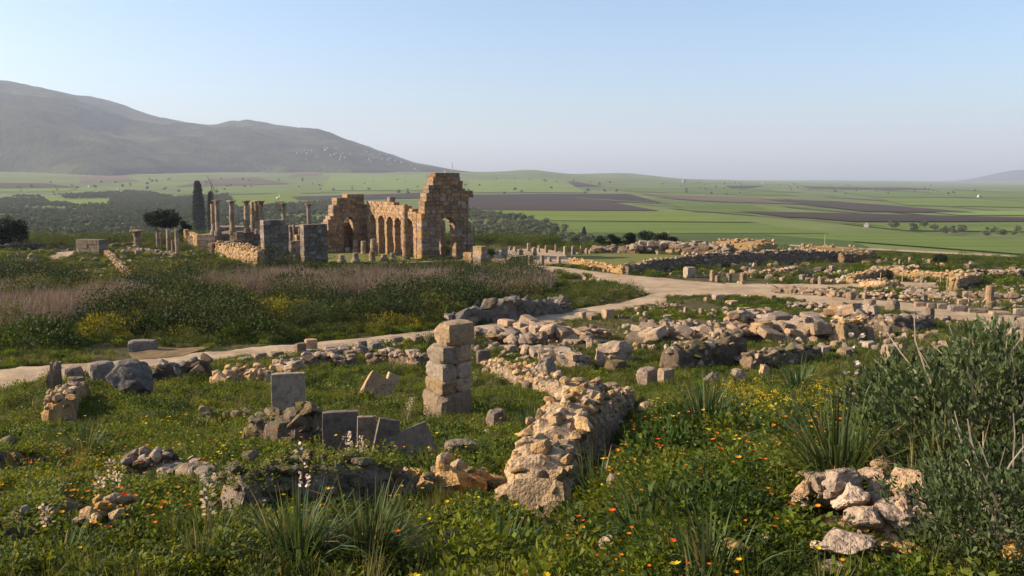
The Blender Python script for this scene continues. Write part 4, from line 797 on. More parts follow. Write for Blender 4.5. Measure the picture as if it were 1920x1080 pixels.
def herb(seed, mat, n=46, rad=.13, hgt=.13, ls=.036):
    def fn(r):
        a = r.uniform(0, 6.28); q = math.sqrt(r.random()) * rad; z = hgt * (1 - (q / rad) ** 2 * .6) * r.random() ** .6
        return Vector((q * math.cos(a), q * math.sin(a), z)), Vector((math.cos(a), math.sin(a), r.uniform(-.2, 1.1))), rv(r) * Vector((1, 1, .3)), ls * r.uniform(.7, 1.7), ls * r.uniform(.45, .9)
    return mk('herb', *leafset(n, fn, seed), [mat])
def tuft(seed, mat, n=26, l=.3, w=.008, spread=.06, lean=.5, droop=.35):
    r = random.Random(seed); vs, fs = [], []
    for k in range(n):
        a = r.uniform(0, 6.28); q = r.random() * spread; ln = lean * r.random()
        blade(vs, fs, Vector((q * math.cos(a), q * math.sin(a), 0)), Vector((math.cos(a) * ln, math.sin(a) * ln, 1)), l * r.uniform(.5, 1.1), w * r.uniform(.7, 1.3), droop * r.random(), r, 3)
    return mk('tuft', vs, fs, [mat])
def clump(seed, mat, n=260, rx=.5, hz=.6, ls=.07, up=.3, asp=.5, tw=0):
    from mathutils import noise as mn
    o = Vector((seed * 3.7, 1, 2))
    def fn(r):
        d = rv(r).normalized(); d.z = abs(d.z); k = (.62 + .38 * r.random()) * (1 + .5 * mn.noise(d * 2.2 + o)); p = Vector((d.x * rx * k, d.y * rx * k, d.z * hz * k))
        return p, d * .6 + rv(r) * .6 + Vector((0, 0, up)), rv(r), ls * r.uniform(.6, 1.5), ls * asp * r.uniform(.6, 1.4)
    vs, fs = leafset(n, fn, seed); return mk('clump', vs, fs, [mat])
def brushy(seed, mat, n=150, rx=.5, hz=.8):
    r = random.Random(seed); vs, fs = [], []
    for k in range(n):
        a = r.uniform(0, 6.28); q = r.random() ** .5 * rx; d = Vector((math.cos(a) * .5 * r.random() + r.gauss(0, .2), math.sin(a) * .5 * r.random() + r.gauss(0, .2), 1))
        blade(vs, fs, Vector((q * math.cos(a), q * math.sin(a), r.random() * hz * .4)), d, hz * r.uniform(.3, .7), .013 * r.uniform(.6, 1.6), r.uniform(-.1, .25), r, 2)
    return mk('brush', vs, fs, [mat])
def flower(seed, mat, l=.16, rad=.016, petals=7, stem=None, cup=.4):
    r = random.Random(seed); vs, fs, ix = [], [], []
    blade(vs, fs, Vector((0, 0, 0)), Vector((r.gauss(0, .12), r.gauss(0, .12), 1)), l, .004, .05, r, 2); ix += [0] * 2; t = (vs[-1] + vs[-2]) / 2
    for k in range(petals):
        a = 6.283 * k / petals; d = Vector((math.cos(a), math.sin(a), cup)).normalized(); s = Vector((-math.sin(a), math.cos(a), 0)); i = len(vs)
        vs += [t, t + d * rad * .8 + s * rad * .42, t + d * rad * 1.25, t + d * rad * .8 - s * rad * .42]; fs.append((i, i + 1, i + 2, i + 3)); ix.append(1)
    return mk('flower', vs, fs, [stem or M['herbd'], mat], ix)
def umbel(seed, mat):
    r = random.Random(seed); vs, fs, ix = [], [], []
    for b in range(3):
        i0 = len(fs); blade(vs, fs, Vector((0, 0, 0)), Vector((r.gauss(0, .2), r.gauss(0, .2), 1)), r.uniform(.35, .6), .008, .05, r, 3); ix += [0] * (len(fs) - i0); t = (vs[-1] + vs[-2]) / 2
        for k in range(9):
            d = rv(r).normalized(); p = t + Vector((d.x * .03, d.y * .03, abs(d.z) * .03)); s = rv(r).normalized(); i = len(vs); e = s.cross(d).normalized() * .009; s = s * .009
            vs += [p - s, p + e, p + s, p - e]; fs.append((i, i + 1, i + 2, i + 3)); ix.append(1)
    for k in range(30):
        i0 = len(fs); d = rv(r).normalized(); i = len(vs); p = Vector((d.x * .08, d.y * .08, r.uniform(.05, .35))); s = rv(r) * .012; vs += [p, p + d * .04 + s, p + d * .09, p + d * .04 - s]; fs.append((i, i + 1, i + 2, i + 3)); ix.append(0)
    return mk('umbel', vs, fs, [M['herb'], mat], ix)
def hidden_set(name, meshes):                   # shapes for the scatter nodes; not linked to the scene
    c = bpy.data.collections.new(name)
    for k, me in enumerate(meshes): c.objects.link(bpy.data.objects.new('%s_%02d' % (name, k), me))
    return c
def scatter(name, coll, n_kinds, pts, scl, label, cat, idx=None, tilt=.15):
    n = len(pts); me = bpy.data.meshes.new(name); me.vertices.add(n); me.vertices.foreach_set('co', np.asarray(pts, np.float32).ravel())
    a = me.attributes.new('sc', 'FLOAT', 'POINT'); a.data.foreach_set('value', np.asarray(scl, np.float32))
    a = me.attributes.new('rt', 'FLOAT_VECTOR', 'POINT'); rt = np.stack([rng.normal(0, tilt, n), rng.normal(0, tilt, n), rng.random(n) * 6.283], -1); a.data.foreach_set('vector', rt.astype(np.float32).ravel())
    a = me.attributes.new('ix', 'INT', 'POINT'); a.data.foreach_set('value', (rng.integers(0, n_kinds, n) if idx is None else idx).astype(np.int32))
    o = link(name, me); tag(o, label, cat, kind='stuff'); ng = bpy.data.node_groups.new(name, 'GeometryNodeTree')
    ng.interface.new_socket('Geometry', in_out='INPUT', socket_type='NodeSocketGeometry'); ng.interface.new_socket('Geometry', in_out='OUTPUT', socket_type='NodeSocketGeometry')
    N, L = ng.nodes, ng.links; gi, go = N.new('NodeGroupInput'), N.new('NodeGroupOutput'); ip = N.new('GeometryNodeInstanceOnPoints'); ci = N.new('GeometryNodeCollectionInfo')
    ci.inputs['Collection'].default_value = coll; ci.inputs['Separate Children'].default_value = True; ci.inputs['Reset Children'].default_value = True; ip.inputs['Pick Instance'].default_value = True
    def att(nm, ty):
        q = N.new('GeometryNodeInputNamedAttribute'); q.data_type = ty; q.inputs[0].default_value = nm; return q.outputs[0]
    e2r = N.new('FunctionNodeEulerToRotation'); L.new(att('rt', 'FLOAT_VECTOR'), e2r.inputs[0]); L.new(e2r.outputs[0], ip.inputs['Rotation']); L.new(att('sc', 'FLOAT'), ip.inputs['Scale']); L.new(att('ix', 'INT'), ip.inputs['Instance Index'])
    L.new(gi.outputs[0], ip.inputs['Points']); L.new(ci.outputs[0], ip.inputs['Instance']); L.new(ip.outputs[0], go.inputs[0])
    md = o.modifiers.new('scatter', 'NODES'); md.node_group = ng; return o
def inpoly(x, y, poly):
    c = np.zeros(len(x), bool); n = len(poly)
    for i in range(n):
        x1, y1 = poly[i]; x2, y2 = poly[(i + 1) % n]
        k = ((y1 > y) != (y2 > y)); c ^= k & (x < (x2 - x1) * (y - y1) / ((y2 - y1) or 1e-9) + x1)
    return c
OB = np.array(OBST)
def free(x, y, shrink=.8):
    ok = np.ones(len(x), bool); cell = {}
    for i in range(0, len(OB), 200):
        b = OB[i:i + 200]; d2 = (x[:, None] - b[None, :, 0]) ** 2 + (y[:, None] - b[None, :, 1]) ** 2; ok &= ~(d2 < (b[None, :, 2] * shrink) ** 2).any(1)
    return ok
def pathmask(x, y, grow=0):
    z = h(x, y); px, py = to_px(x, y, z); m = np.zeros(len(x), bool)
    for s in PATHS:
        X = [q[0] for q in s]; m |= (px > X[0]) & (px < X[-1]) & (py > np.interp(px, X, [q[1] for q in s]) - grow) & (py < np.interp(px, X, [q[2] for q in s]) + grow)
    for pl in CLEAR: m |= inpoly(px, py, pl)
    return m
def sample(y0, y1, dens, wide=.70):
    """random ground points between forward distances y0..y1 across the view and a margin, dens per square metre"""
    m = 3.0 if y1 < 40 else 0.                 # room for a step to the side
    n = int(dens * (wide * (y1 * y1 - y0 * y0) + 2 * m * (y1 - y0))); g = np.linspace(y0, y1, 400); c = wide * g * g + 2 * m * g; y = np.interp(rng.random(n) * (c[-1] - c[0]) + c[0], c, g)
    x = (rng.random(n) * 2 - 1) * (wide * y + m); return x, y
def put(name, coll, nk, x, y, smin, smax, label, cat, dz=-.01, path=True, sh=.8, clear=True, tilt=.15, idx=None, grow=0):
    ok = np.ones(len(x), bool)
    if path: ok &= ~pathmask(x, y, grow)
    if clear: ok &= free(x, y, sh)
    x, y = x[ok], y[ok]; z = h(x, y) + dz; s = smin + (smax - smin) * rng.random(len(x)) ** 1.5
    return scatter(name, coll, nk, np.stack([x, y, z], -1), s, label, cat, None if idx is None else idx[ok], tilt)
HERB = hidden_set('herb_shapes', [herb(k, M['herb'] if k % 3 else M['herbd'], 64, .12 + .02 * (k % 3), .09 + .03 * (k % 4), .023 + .005 * (k % 3)) for k in range(8)])
TUFT = hidden_set('tuft_shapes', [tuft(k, M['grass'], 24, .22 + .04 * (k % 3), .007) for k in range(5)])
LONG = hidden_set('long_grass_shapes', [tuft(20 + k, M['grass'], 44, .55, .02, .28, .7, .4) for k in range(5)])
SCRB = hidden_set('scrub_shapes', [clump(k, M['scrub'], 750, .55 + .1 * (k % 3), .5 + .12 * (k % 4), .062, .2) for k in range(7)])
SCRD = hidden_set('mound_shapes', [clump(90 + k, M['scrubd'] if k % 3 else M['scruby'], 1500, .6 + .1 * (k % 3), .55 + .1 * (k % 3), .042, .2) for k in range(6)])
BRSH = hidden_set('brush_shapes', [brushy(k, M['brush'], 320, .6, .8) for k in range(5)])
ORNG = hidden_set('orange_shapes', [flower(k, M['orange'], .13 + .03 * k, .009 + .002 * k) for k in range(4)])
YELL = hidden_set('yellow_shapes', [flower(k + 9, M['yellow'], .14 + .04 * k, .009 + .003 * k) for k in range(4)])
UMBL = hidden_set('umbel_shapes', [umbel(k, M['yellow']) for k in range(4)])
MEAD = hidden_set('meadow_shapes', [clump(30 + k, M['herb'] if k % 2 else M['herbd'], 200, .35, .28, .075, .5) for k in range(5)])
WEED = hidden_set('weed_shapes', [clump(50 + k, M['herbd'] if k % 3 else M['herb'], 300, .24, .26, .042, .5, .55) for k in range(6)])
STON = hidden_set('loose_stone_shapes', [with_mat(PEB[k], M['rock' if k % 2 else 'block']) for k in range(8)])
YWED = hidden_set('yellow_weed_shapes', [clump(70 + k, M['yweed'], 240, .5, .5, .07, .5) for k in range(3)])
# near turf
x, y = sample(3.0, 11, 220); q = fbm(x * .9 + 3, y * .9, 3); k = q > .40; put('ground_cover', HERB, 8, x[k], y[k], .6, 1.3, 'low leafy green herbs carpeting the near slope', 'plants', sh=.7)
x, y = sample(11, 18, 95); q = fbm(x * .8 + 3, y * .8, 3); k = q > .40; put('ground_cover', HERB, 8, x[k], y[k], .7, 1.5, 'low leafy green herbs between the nearer walls', 'plants', sh=.8)
x, y = sample(18, 34, 36); q = fbm(x * .6 + 3, y * .6, 3); k = q > .44; put('ground_cover', HERB, 8, x[k], y[k], .9, 1.8, 'green herbs among the ruins round the pillar', 'plants', sh=.85)
x, y = sample(3, 14, 30); q = fbm(x * .7 + 33, y * .7, 3); k = q > .48; put('grass_tufts', TUFT, 5, x[k], y[k], .5, 1.2, 'fine grass tufts on the near slope', 'grass', sh=.7)
x, y = sample(14, 36, 15); q = fbm(x * .5 + 33, y * .5, 3); k = q > .46; put('grass_tufts', TUFT, 5, x[k], y[k], .7, 1.5, 'grass tufts among the ruins of the middle slope', 'grass', sh=.85)
x, y = sample(4, 30, 2.6); q = fbm(x * .45 + 61, y * .45, 3); k = q > .50; put('weed_clumps', WEED, 6, x[k], y[k], .5, 1.6, 'taller dark weed clumps on the near slope', 'plants', sh=.9)
x, y = sample(30, 80, 6.5); q = fbm(x * .22 + 13, y * .22, 3); px, py = to_px(x, y, h(x, y)); k = (q > .40); put('meadow_grass', MEAD, 5, x[k], y[k], .4, 1.0, 'green weeds and long grass of the middle distance', 'plants', sh=.95)
x, y = sample(26, 75, 2.2); q = fbm(x * .2 + 93, y * .2, 3); px, py = to_px(x, y, h(x, y)); k = (q > .46) & ((px > 1000) | (rng.random(len(x)) < .3)); put('long_grass', LONG, 5, x[k], y[k], .35, .9, 'long green grass along the paths and ruins', 'grass', sh=.95)
x, y = sample(75, 135, 1.3); q = fbm(x * .15 + 3, y * .15, 3); k = q > .42; put('meadow_grass', MEAD, 5, x[k], y[k], .8, 2.0, 'rough green cover among the far ruins', 'plants', sh=1.0)
T = np.array(TURF); scatter('wall_top_turf', HERB, 8, T, .5 + .6 * rng.random(len(T)), 'herbs and moss growing on the wall tops', 'plants')
# small stones strewn everywhere in the ruins
x, y = sample(7, 30, 3.0); q = fbm(x * .4 + 201, y * .4, 3); k = q > .53; put('loose_stones', STON, 8, x[k], y[k], .05, .26, 'small loose stones strewn over the near ruins', 'stones', sh=.3, dz=.02, tilt=.5)
x, y = sample(30, 80, 1.9); q = fbm(x * .2 + 201, y * .2, 3); px, py = to_px(x, y, h(x, y)); k = (q > .50) & (px > 850 + (py < 560) * 250); put('loose_stones', STON, 8, x[k], y[k], .15, .6, 'loose stones strewn over the ruins beside the paths', 'stones', sh=.3, dz=.05, tilt=.5)
x, y = sample(80, 125, .35); q = fbm(x * .1 + 201, y * .1, 3); px, py = to_px(x, y, h(x, y)); k = (q > .48) & ((px > 1080) | (px < 480)); put('loose_stones', STON, 8, x[k], y[k], .3, .95, 'loose stones strewn over the far ruins', 'stones', sh=.3, dz=.1, tilt=.5)
# scrub slope on the left and round the forum
x, y = sample(40, 104, 1.0); px, py = to_px(x, y, h(x, y)); q = fbm(x * .16, y * .16 + 5, 3); k = (px < 1030 - (py - 560) * 1.2) & (q > np.where(py < 545, .52, .42)) & ~((px > 1000) & (py < 520)) & ~((px > 560) & (py < 516)) & ~((px > 400) & (py < 505))
put('scrub', SCRB, 7, x[k], y[k], .5, 1.35, 'dark green scrub covering the slope left of the paths', 'scrub', sh=1.0, grow=6)
x, y = sample(44, 104, .30); px, py = to_px(x, y, h(x, y)); q = fbm(x * .16, y * .16 + 5, 3); k = (px < 1000 - (py - 560) * 1.2) & (q > np.where(py < 545, .55, .45)) & (py > 505); ok_ = k & ~pathmask(x, y, 16) & free(x, y, 1.1); MX, MY = x[ok_], y[ok_]; big = np.argsort(rng.random(len(MX)))
put('scrub', SCRD, 6, MX, MY, 1.4, 3.6, 'big rounded scrub mounds on the left slope', 'scrub', sh=1.1, grow=16)
x, y = sample(40, 104, 3.0); px, py = to_px(x, y, h(x, y)); k = (px < 1030 - (py - 560) * 1.2) & (fbm(x * .3, y * .3, 2) > .42); put('meadow_grass', MEAD, 5, x[k], y[k], .6, 1.4, 'green weeds filling gaps of the left scrub slope', 'plants', sh=.9)
x, y = sample(40, 75, 1.4); px, py = to_px(x, y, h(x, y)); k = inpoly(px, py, [(960, 560), (1040, 540), (1160, 538), (1215, 552), (1150, 566), (1060, 580), (1000, 585)]); put('scrub', SCRB, 7, x[k], y[k], .7, 1.5, 'dense green scrub filling the fork of the paths', 'scrub', sh=.8)
x, y = sample(46, 56, 1.2); px, py = to_px(x, y, h(x, y)); k = inpoly(px, py, [(560, 590), (700, 575), (850, 570), (1000, 560), (1010, 575), (860, 592), (700, 610), (560, 622)]); put('scrub', SCRD, 6, x[k], y[k], 1.4, 2.6, 'dark scrub bank above the narrow path', 'scrub', sh=.6, grow=16)
x, y = sample(85, 140, .12); px, py = to_px(x, y, h(x, y)); put('scrub', SCRB, 7, x, y, .6, 1.5, 'scattered scrub between the far ruins', 'scrub', sh=1.1)
n = 5200; x = rng.uniform(-110, 110, n); y = np.interp(x, EX, EY) + rng.random(n) ** 1.3 * 70 - 4; k = np.abs(x) < y * .66; x, y = x[k], y[k]
k = x < 8; put('scrub', SCRB, 7, x[k], y[k], 1.0, 2.4, 'scrub growing over the rim beyond the temple', 'scrub', path=False, sh=1.0)
k = x >= 8; put('scrub', SCRB, 7, x[k], y[k], .4, 1.1, 'low scrub growing over the rim beyond the forum', 'scrub', path=False, sh=1.0)
x, y = sample(40, 100, 3.8); px, py = to_px(x, y, h(x, y)); n3 = fbm(x * .15 + 9, y * .15, 3)
k = (inpoly(px, py, [(380, 540), (520, 530), (700, 527), (900, 530), (1010, 536), (1025, 552), (940, 568), (780, 566), (620, 568), (480, 562), (390, 556)]) | inpoly(px, py, [(-80, 560), (60, 560), (190, 556), (270, 570), (150, 610), (60, 640), (-80, 640)])) & (n3 > .37)
put('dry_brush', BRSH, 5, x[k], y[k], 1.2, 2.5, 'grey-pink dry brush in bands across the scrub slope', 'brush', sh=.9)
# flowers
x, y = sample(3.2, 13, 26); px, py = to_px(x, y, h(x, y)); q = fbm(x * .8 + 71, y * .8, 2); k = (q > .52) & ((px > 1050) | (px < 420) | (rng.random(len(x)) < .25)); put('orange_flowers', ORNG, 4, x[k], y[k], .8, 1.4, 'small orange marigolds dotted over the near turf', 'flowers', sh=.7, dz=.02)
x, y = sample(3.2, 17, 6); q = fbm(x * .6 + 171, y * .6, 2); k = q > .52; put('yellow_flowers', YELL, 4, x[k], y[k], .8, 1.5, 'yellow daisies dotted over the near turf', 'flowers', sh=.7, dz=.02)
x, y = sample(6, 26, 5); px, py = to_px(x, y, h(x, y)); k = inpoly(px, py, [(1400, 725), (1560, 680), (1680, 715), (1720, 830), (1560, 880), (1400, 840), (1340, 760)]) & (fbm(x * 1.1, y * 1.1, 3) > .5); put('umbel_flowers', UMBL, 4, x[k], y[k], .6, 1.1, 'yellow umbel flowers on the bank before the right ruin', 'flowers', sh=.5)
x, y = sample(40, 100, .5); px, py = to_px(x, y, h(x, y)); k = (px < 800) & (fbm(x * .1 + 5, y * .1 + 50, 2) > .62); put('yellow_weeds', YWED, 3, x[k], y[k], .8, 1.8, 'yellowish flowering weeds on the left scrub slope', 'flowers', sh=1.)
# asphodels: one thing each
def asphodel(px, py, n, l, w, label, spikes=0, mat=None, rad=.15, droop=.85, name='asphodel_plant', cat='plant', lean=1.25):
    r = random.Random(int(px * 3 + py)); b = P(px, py); o = empty(name, b, r.uniform(0, 6), label, cat); vs, fs, ix = [], [], []
    for k in range(n):
        a = r.uniform(0, 6.28); q = r.random() * rad; ln = lean * r.random(); blade(vs, fs, Vector((q * math.cos(a), q * math.sin(a), -.02)), Vector((math.cos(a) * ln, math.sin(a) * ln, 1)), l * r.uniform(.55, 1.1), w * r.uniform(.6, 1.2), droop * r.random(), r, 5); ix += [1 if r.random() < .08 else 0] * 5
    lf = link('leaves', mk('leaves', vs, fs, [mat or M['strap'], M['dryleaf']], ix), o); tag(lf, kind='stuff')
    for s in range(spikes):
        vs, fs, ix = [], [], []; hh = l * r.uniform(1.1, 1.5); d = Vector((r.gauss(0, .12), r.gauss(0, .12), 1)); blade(vs, fs, Vector((r.gauss(0, .05), r.gauss(0, .05), 0)), d, hh, .011, .02, r, 4); ix += [0] * 4; t = (vs[-1] + vs[-2]) / 2; d.normalize()
        for k in range(34):
            e = rv(r); e.z = 0; e.normalize(); p = t - d * r.random() ** 1.3 * hh * .4 + e * .02; ax = (e + Vector((0, 0, .4))).normalized(); sd = rv(r).cross(ax).normalized() * .011; i = len(vs); vs += [p, p + ax * .018 + sd, p + ax * .036, p + ax * .018 - sd]; fs.append((i, i + 1, i + 2, i + 3)); ix.append(1)
        link('flower_spike', mk('flower_spike', vs, fs, [M['twig'], M['white']], ix), o)
for a in [(690, 1065, 260, .62, .02, 'large asphodel clump below the shaded mossy wall', 0), (560, 1060, 220, .58, .02, 'asphodel clump left of the large one below the mossy wall', 1), (1325, 815, 260, .85, .026, 'big asphodel clump right of the ochre wall', 0), (1570, 905, 220, .75, .02, 'asphodel clump before the dry right shrubs', 1), (1495, 745, 200, 1.0, .03, 'upright asphodel clump on the flowered bank', 0), (160, 855, 160, .6, .022, 'dark asphodel clump on the left turf slope', 0), (598, 900, 70, .5, .016, 'thin asphodel clump below the upright slab', 0), (660, 900, 40, .4, .016, 'asphodel with tall pink flower spikes by the dark slabs', 4),
          (1000, 810, 140, .7, .022, 'asphodel clump between small block and ochre wall', 0), (1120, 930, 70, .5, .02, 'asphodel clump at the right foot of the ochre wall', 0), (940, 1050, 110, .42, .02, 'broad-leaved clump at the bottom centre', 0), (1330, 1085, 90, .42, .018, 'upright leafy clump at the bottom right of centre', 0), (1210, 1010, 90, .4, .018, 'low leafy clump right of bottom centre', 0), (870, 855, 60, .4, .016, 'little asphodel beside the lying pale block', 0), (735, 700, 90, .6, .026, 'asphodel clump left of the pillar', 0), (785, 760, 80, .5, .022, 'asphodel clump at the pillar foot', 0), (205, 960, 50, .3, .014, 'greyish asphodel with white spikes in left turf', 3), (395, 1050, 60, .35, .016, 'asphodel clump at the bottom left', 1), (110, 1060, 60, .35, .016, 'asphodel clump in the bottom left corner', 1), (640, 930, 30, .3, .012, 'small pink spiked asphodel above the mossy wall', 3), (770, 790, 30, .35, .014, 'pink spiked asphodel beside the stacked pillar', 3), (60, 775, 100, .5, .024, 'asphodel clump near the path at far left', 0), (1600, 700, 90, .7, .026, 'green asphodel clump below the tumbled house', 0)]:
    asphodel(*a)
# ------------------------------------------------------------------ shrubs, right foreground
def shrub(px, py, rx, hz, n, ls, asp, mat, label, twigs=26, name='shrub', up=.5, yoff=0):
    r = random.Random(int(px + py * 7)); b = P(px, py); o = empty(name, b, 0, label, 'shrub'); from mathutils import noise as mn; off = Vector((px * .1, py * .1, 0)); vs, fs = [], []
    for k in range(n):
        d = rv(r).normalized(); d.z = abs(d.z) ** .8; q = (.35 + .65 * r.random() ** .5) * (1 + .55 * mn.noise(d * 2.4 + off)) ; p = Vector((d.x * rx * q, d.y * rx * q, d.z * hz * q))
        if mn.noise(p * 5 / max(rx, .3) + off) < -.18: continue
        e = (d * .7 + rv(r) * .5 + Vector((0, 0, up))).normalized(); s = rv(r); s = (s - e * s.dot(e)).normalized(); l = ls * r.uniform(.6, 1.5); w = l * asp; i = len(vs); vs += [p, p + e * l * .5 + s * w * .5, p + e * l, p + e * l * .5 - s * w * .5]; fs.append((i, i + 1, i + 2, i + 3))
    lf = link('foliage', mk('foliage', vs, fs, [mat]), o); tag(lf, kind='stuff')
    vs, fs = [], []
    for k in range(twigs):
        a = r.uniform(0, 6.28); d = Vector((math.cos(a) * r.uniform(.1, .8), math.sin(a) * r.uniform(.1, .8), 1)); q = Vector((0, 0, 0)); w = .012 * r.uniform(.6, 1.3); L0 = hz * r.uniform(.8, 1.35); segs = 7; i0 = len(vs); dd = d.normalized(); s = dd.cross(Vector((0, 1, .2))).normalized(); t = dd.cross(s)
        for j in range(segs + 1):
            ww = w * (1 - .75 * j / segs); vs += [q + s * ww, q - s * ww * .5 + t * ww * .87, q - s * ww * .5 - t * ww * .87]; dd = (dd + rv(r) * .16).normalized(); q = q + dd * L0 / segs
        for j in range(segs):
            for m in range(3): fs.append((i0 + j * 3 + m, i0 + j * 3 + (m + 1) % 3, i0 + j * 3 + 3 + (m + 1) % 3, i0 + j * 3 + 3 + m))
    link('branches', mk('branches', vs, fs, [M['twig']]), o); obst(b, rx * .5)
shrub(1725, 860, .68, .85, 13000, .055, .36, M['shrub'], 'grey-green wiry shrub with bare pale twigs at right')
shrub(1855, 915, .75, .95, 15000, .055, .36, M['shrub'], 'dense wiry shrub at the right edge of the foreground')
shrub(1885, 1060, .48, .62, 11000, .036, .36, M['shrub'], 'dark fine-leaved shrub in the lower right corner')
shrub(1885, 810, .85, .95, 11000, .075, .6, M['herbd'], 'broad-leaved green bush at the right edge')
shrub(1655, 790, .5, .55, 5000, .055, .36, M['shrub'], 'small wiry shrub left of the right thicket')
shrub(1765, 1000, .34, .36, 4500, .036, .36, M['shrub'], 'small grey-green shrub behind the pale rocks')
for px_, py_, rx_, hz_, m_, l_ in [(110, 548, 2.6, 1.7, 'scrubd', 'dark bush at the top left of the brush band'), (15, 535, 3.0, 1.8, 'scrubd', 'dark bush at the left edge of the slope'), (215, 588, 2.2, 1.5, 'scrubd', 'rounded bush right of the left dry brush'), (60, 655, 2.0, 1.5, 'scrub', 'bush beside the narrow path at far left'), (210, 632, 1.8, 1.2, 'yweed', 'yellow-flowering bush in the lower left scrub'), (345, 566, 2.4, 1.5, 'scrub', 'bush in the middle of the left scrub slope'), (300, 628, 2.0, 1.3, 'scrubd', 'dark bush above the wide grey slab'), (470, 640, 1.6, 1.2, 'scrub', 'bush close above the narrow path left of the pillar'), (555, 556, 2.8, 1.8, 'scrubd', 'dark bush left of the dry brush centre'), (520, 600, 2.0, 1.2, 'yweed', 'yellowish bush in the centre of the scrub slope'), (745, 590, 2.8, 1.9, 'scrubd', 'large dark bush in the bank above the path'), (810, 584, 2.6, 1.8, 'scrubd', 'dark bush joined right of the large bank bush'), (880, 574, 2.2, 1.5, 'scrubd', 'dark bush near the kerb boulders'), (665, 606, 2.0, 1.3, 'scrub', 'green bush left of the dark bank bushes'), (980, 562, 1.9, 1.2, 'scruby', 'olive bush at the right end of the dry brush'), (850, 602, 1.4, 1.0, 'scrub', 'small bush against the kerb boulders'), (275, 545, 1.8, 1.2, 'scrubd', 'small dark bush left of the brick heap'), (440, 600, 1.9, 1.3, 'scrubd', 'dark bush below the brick heap')]:
    shrub(px_, py_, rx_, hz_, 4200, .15, .5, M[m_], l_, twigs=8, name='bush', up=.3)
asphodel(1800, 935, 160, .65, .018, 'tall reedy grass clump inside the right thicket', 0, M['grass'], .2, .35, 'reed_grass', lean=.5)
asphodel(1710, 935, 150, .5, .014, 'dry brown-green grass clump hanging over the pale rocks', 0, M['grass'], .15, .8, 'dry_grass', lean=1.6)
# ------------------------------------------------------------------ trees
def tree_mesh_crown(seed, n, fn, ls, asp, mat, up=.1):
    r = random.Random(seed); vs, fs = [], []
    while len(fs) < n:
        p = fn(r)
        if p is None: continue
        e = (rv(r) + Vector((0, 0, up))).normalized(); s = rv(r); s = (s - e * s.dot(e)).normalized(); l = ls * r.uniform(.6, 1.5); w = l * asp * .5; i = len(vs); vs += [p, p + e * l * .5 + s * w, p + e * l, p + e * l * .5 - s * w]; fs.append((i, i + 1, i + 2, i + 3))
    return mk('crown', vs, fs, [mat])
def trunk_mesh(name, hgt, r0, limbs, seed, spread=.6):
    r = random.Random(seed); vs, fs = [], []
    def tube(p, d, L0, w0, w1, segs=5, n=6, wob=.12):
        i0 = len(vs); q = Vector(p); d = Vector(d).normalized()
        for j in range(segs + 1):
            s = d.cross(Vector((.3, 1, .1))).normalized(); t = d.cross(s); w = w0 + (w1 - w0) * j / segs
            for m in range(n): a = 6.283 * m / n; vs.append(q + (s * math.cos(a) + t * math.sin(a)) * w)
            d = (d + rv(r) * wob).normalized(); q = q + d * L0 / segs
        for j in range(segs):
            for m in range(n): fs.append((i0 + j * n + m, i0 + j * n + (m + 1) % n, i0 + (j + 1) * n + (m + 1) % n, i0 + (j + 1) * n + m))
        return q
    t = tube((0, 0, -.3), (0, 0, 1), hgt + .3, r0, r0 * .6)
    for k in range(limbs): a = 6.283 * k / limbs + r.random(); tube(t - Vector((0, 0, hgt * .25 * r.random())), (math.cos(a) * spread, math.sin(a) * spread, 1), hgt * .9, r0 * .45, r0 * .12)
    return mk(name, vs, fs, [M['bark']])
def cluster(lobes):                             # leaf positions on a set of uneven lobes
    from mathutils import noise as mn
    def fn(r):
        c, ra = r.choices(lobes, [l[1][0] ** 2 for l in lobes])[0]; d = rv(r).normalized(); q = (.55 + .45 * r.random() ** .6) * (1 + .35 * mn.noise(d * 2 + Vector(c)))
        p = Vector((c[0] + d.x * ra[0] * q, c[1] + d.y * ra[1] * q, c[2] + d.z * ra[2] * q))
        return None if mn.noise(p * 1.3) < -.22 else p
    return fn
def big_tree(px, py, ytop, width_px, kind, label, seed, yoff=0):
    b = P(px, py); s = mpp(b); H = zat(ytop, b[1]) - b[2]; Wd = width_px * s / 2; r = random.Random(seed); o = empty({'cypress': 'cypress_tree', 'pine': 'umbrella_pine', 'round': 'evergreen_tree'}[kind], b, 0, label, 'tree')
    if kind == 'cypress':
        from mathutils import noise as mn
        def fn(r):
            t = r.random() ** .8; a = r.uniform(0, 6.28); R0 = Wd * (math.sin(math.pi * (t * .9 + .08)) ** .55 * (1 - .45 * t)) * (1 + .3 * mn.noise(Vector((math.cos(a), math.sin(a), t * 7 + seed)))) * (.7 + .3 * r.random()); return Vector((R0 * math.cos(a), R0 * math.sin(a), H * (.05 + .95 * t)))
        link('crown', tree_mesh_crown(seed, 6500, fn, H * .045, .5, M['conifer'], 1.2), o); link('trunk', trunk_mesh('trunk', H * .6, Wd * .16, 3, seed, .2), o)
    else:
        lob = []; hc = H * (.70 if kind == 'pine' else .52); nl = 12 if kind == 'pine' else 16
        for k in range(nl):
            a = r.uniform(0, 6.28); tz = r.uniform(-1, 1); q = Wd * .66 * math.sqrt(r.random()) * (1 if kind == 'pine' else math.sqrt(1 - .75 * tz * tz)); ra = min(Wd * r.uniform(.34, .52), H * .24); lob.append(((q * math.cos(a), q * math.sin(a) * .8, hc + tz * (.10 if kind == 'pine' else .30) * H), (ra, ra, ra * (.75 if kind == 'pine' else .9))))
        link('crown', tree_mesh_crown(seed, 7500, cluster(lob), H * .05, .5, M['conifer'], .3), o); link('trunk', trunk_mesh('trunk', H * .55, H * .035, 5, seed), o)
    obst(b, Wd * .3); return o
big_tree(375, 444, 343, 23, 'cypress', 'tall dark cypress left of the temple columns', 3)
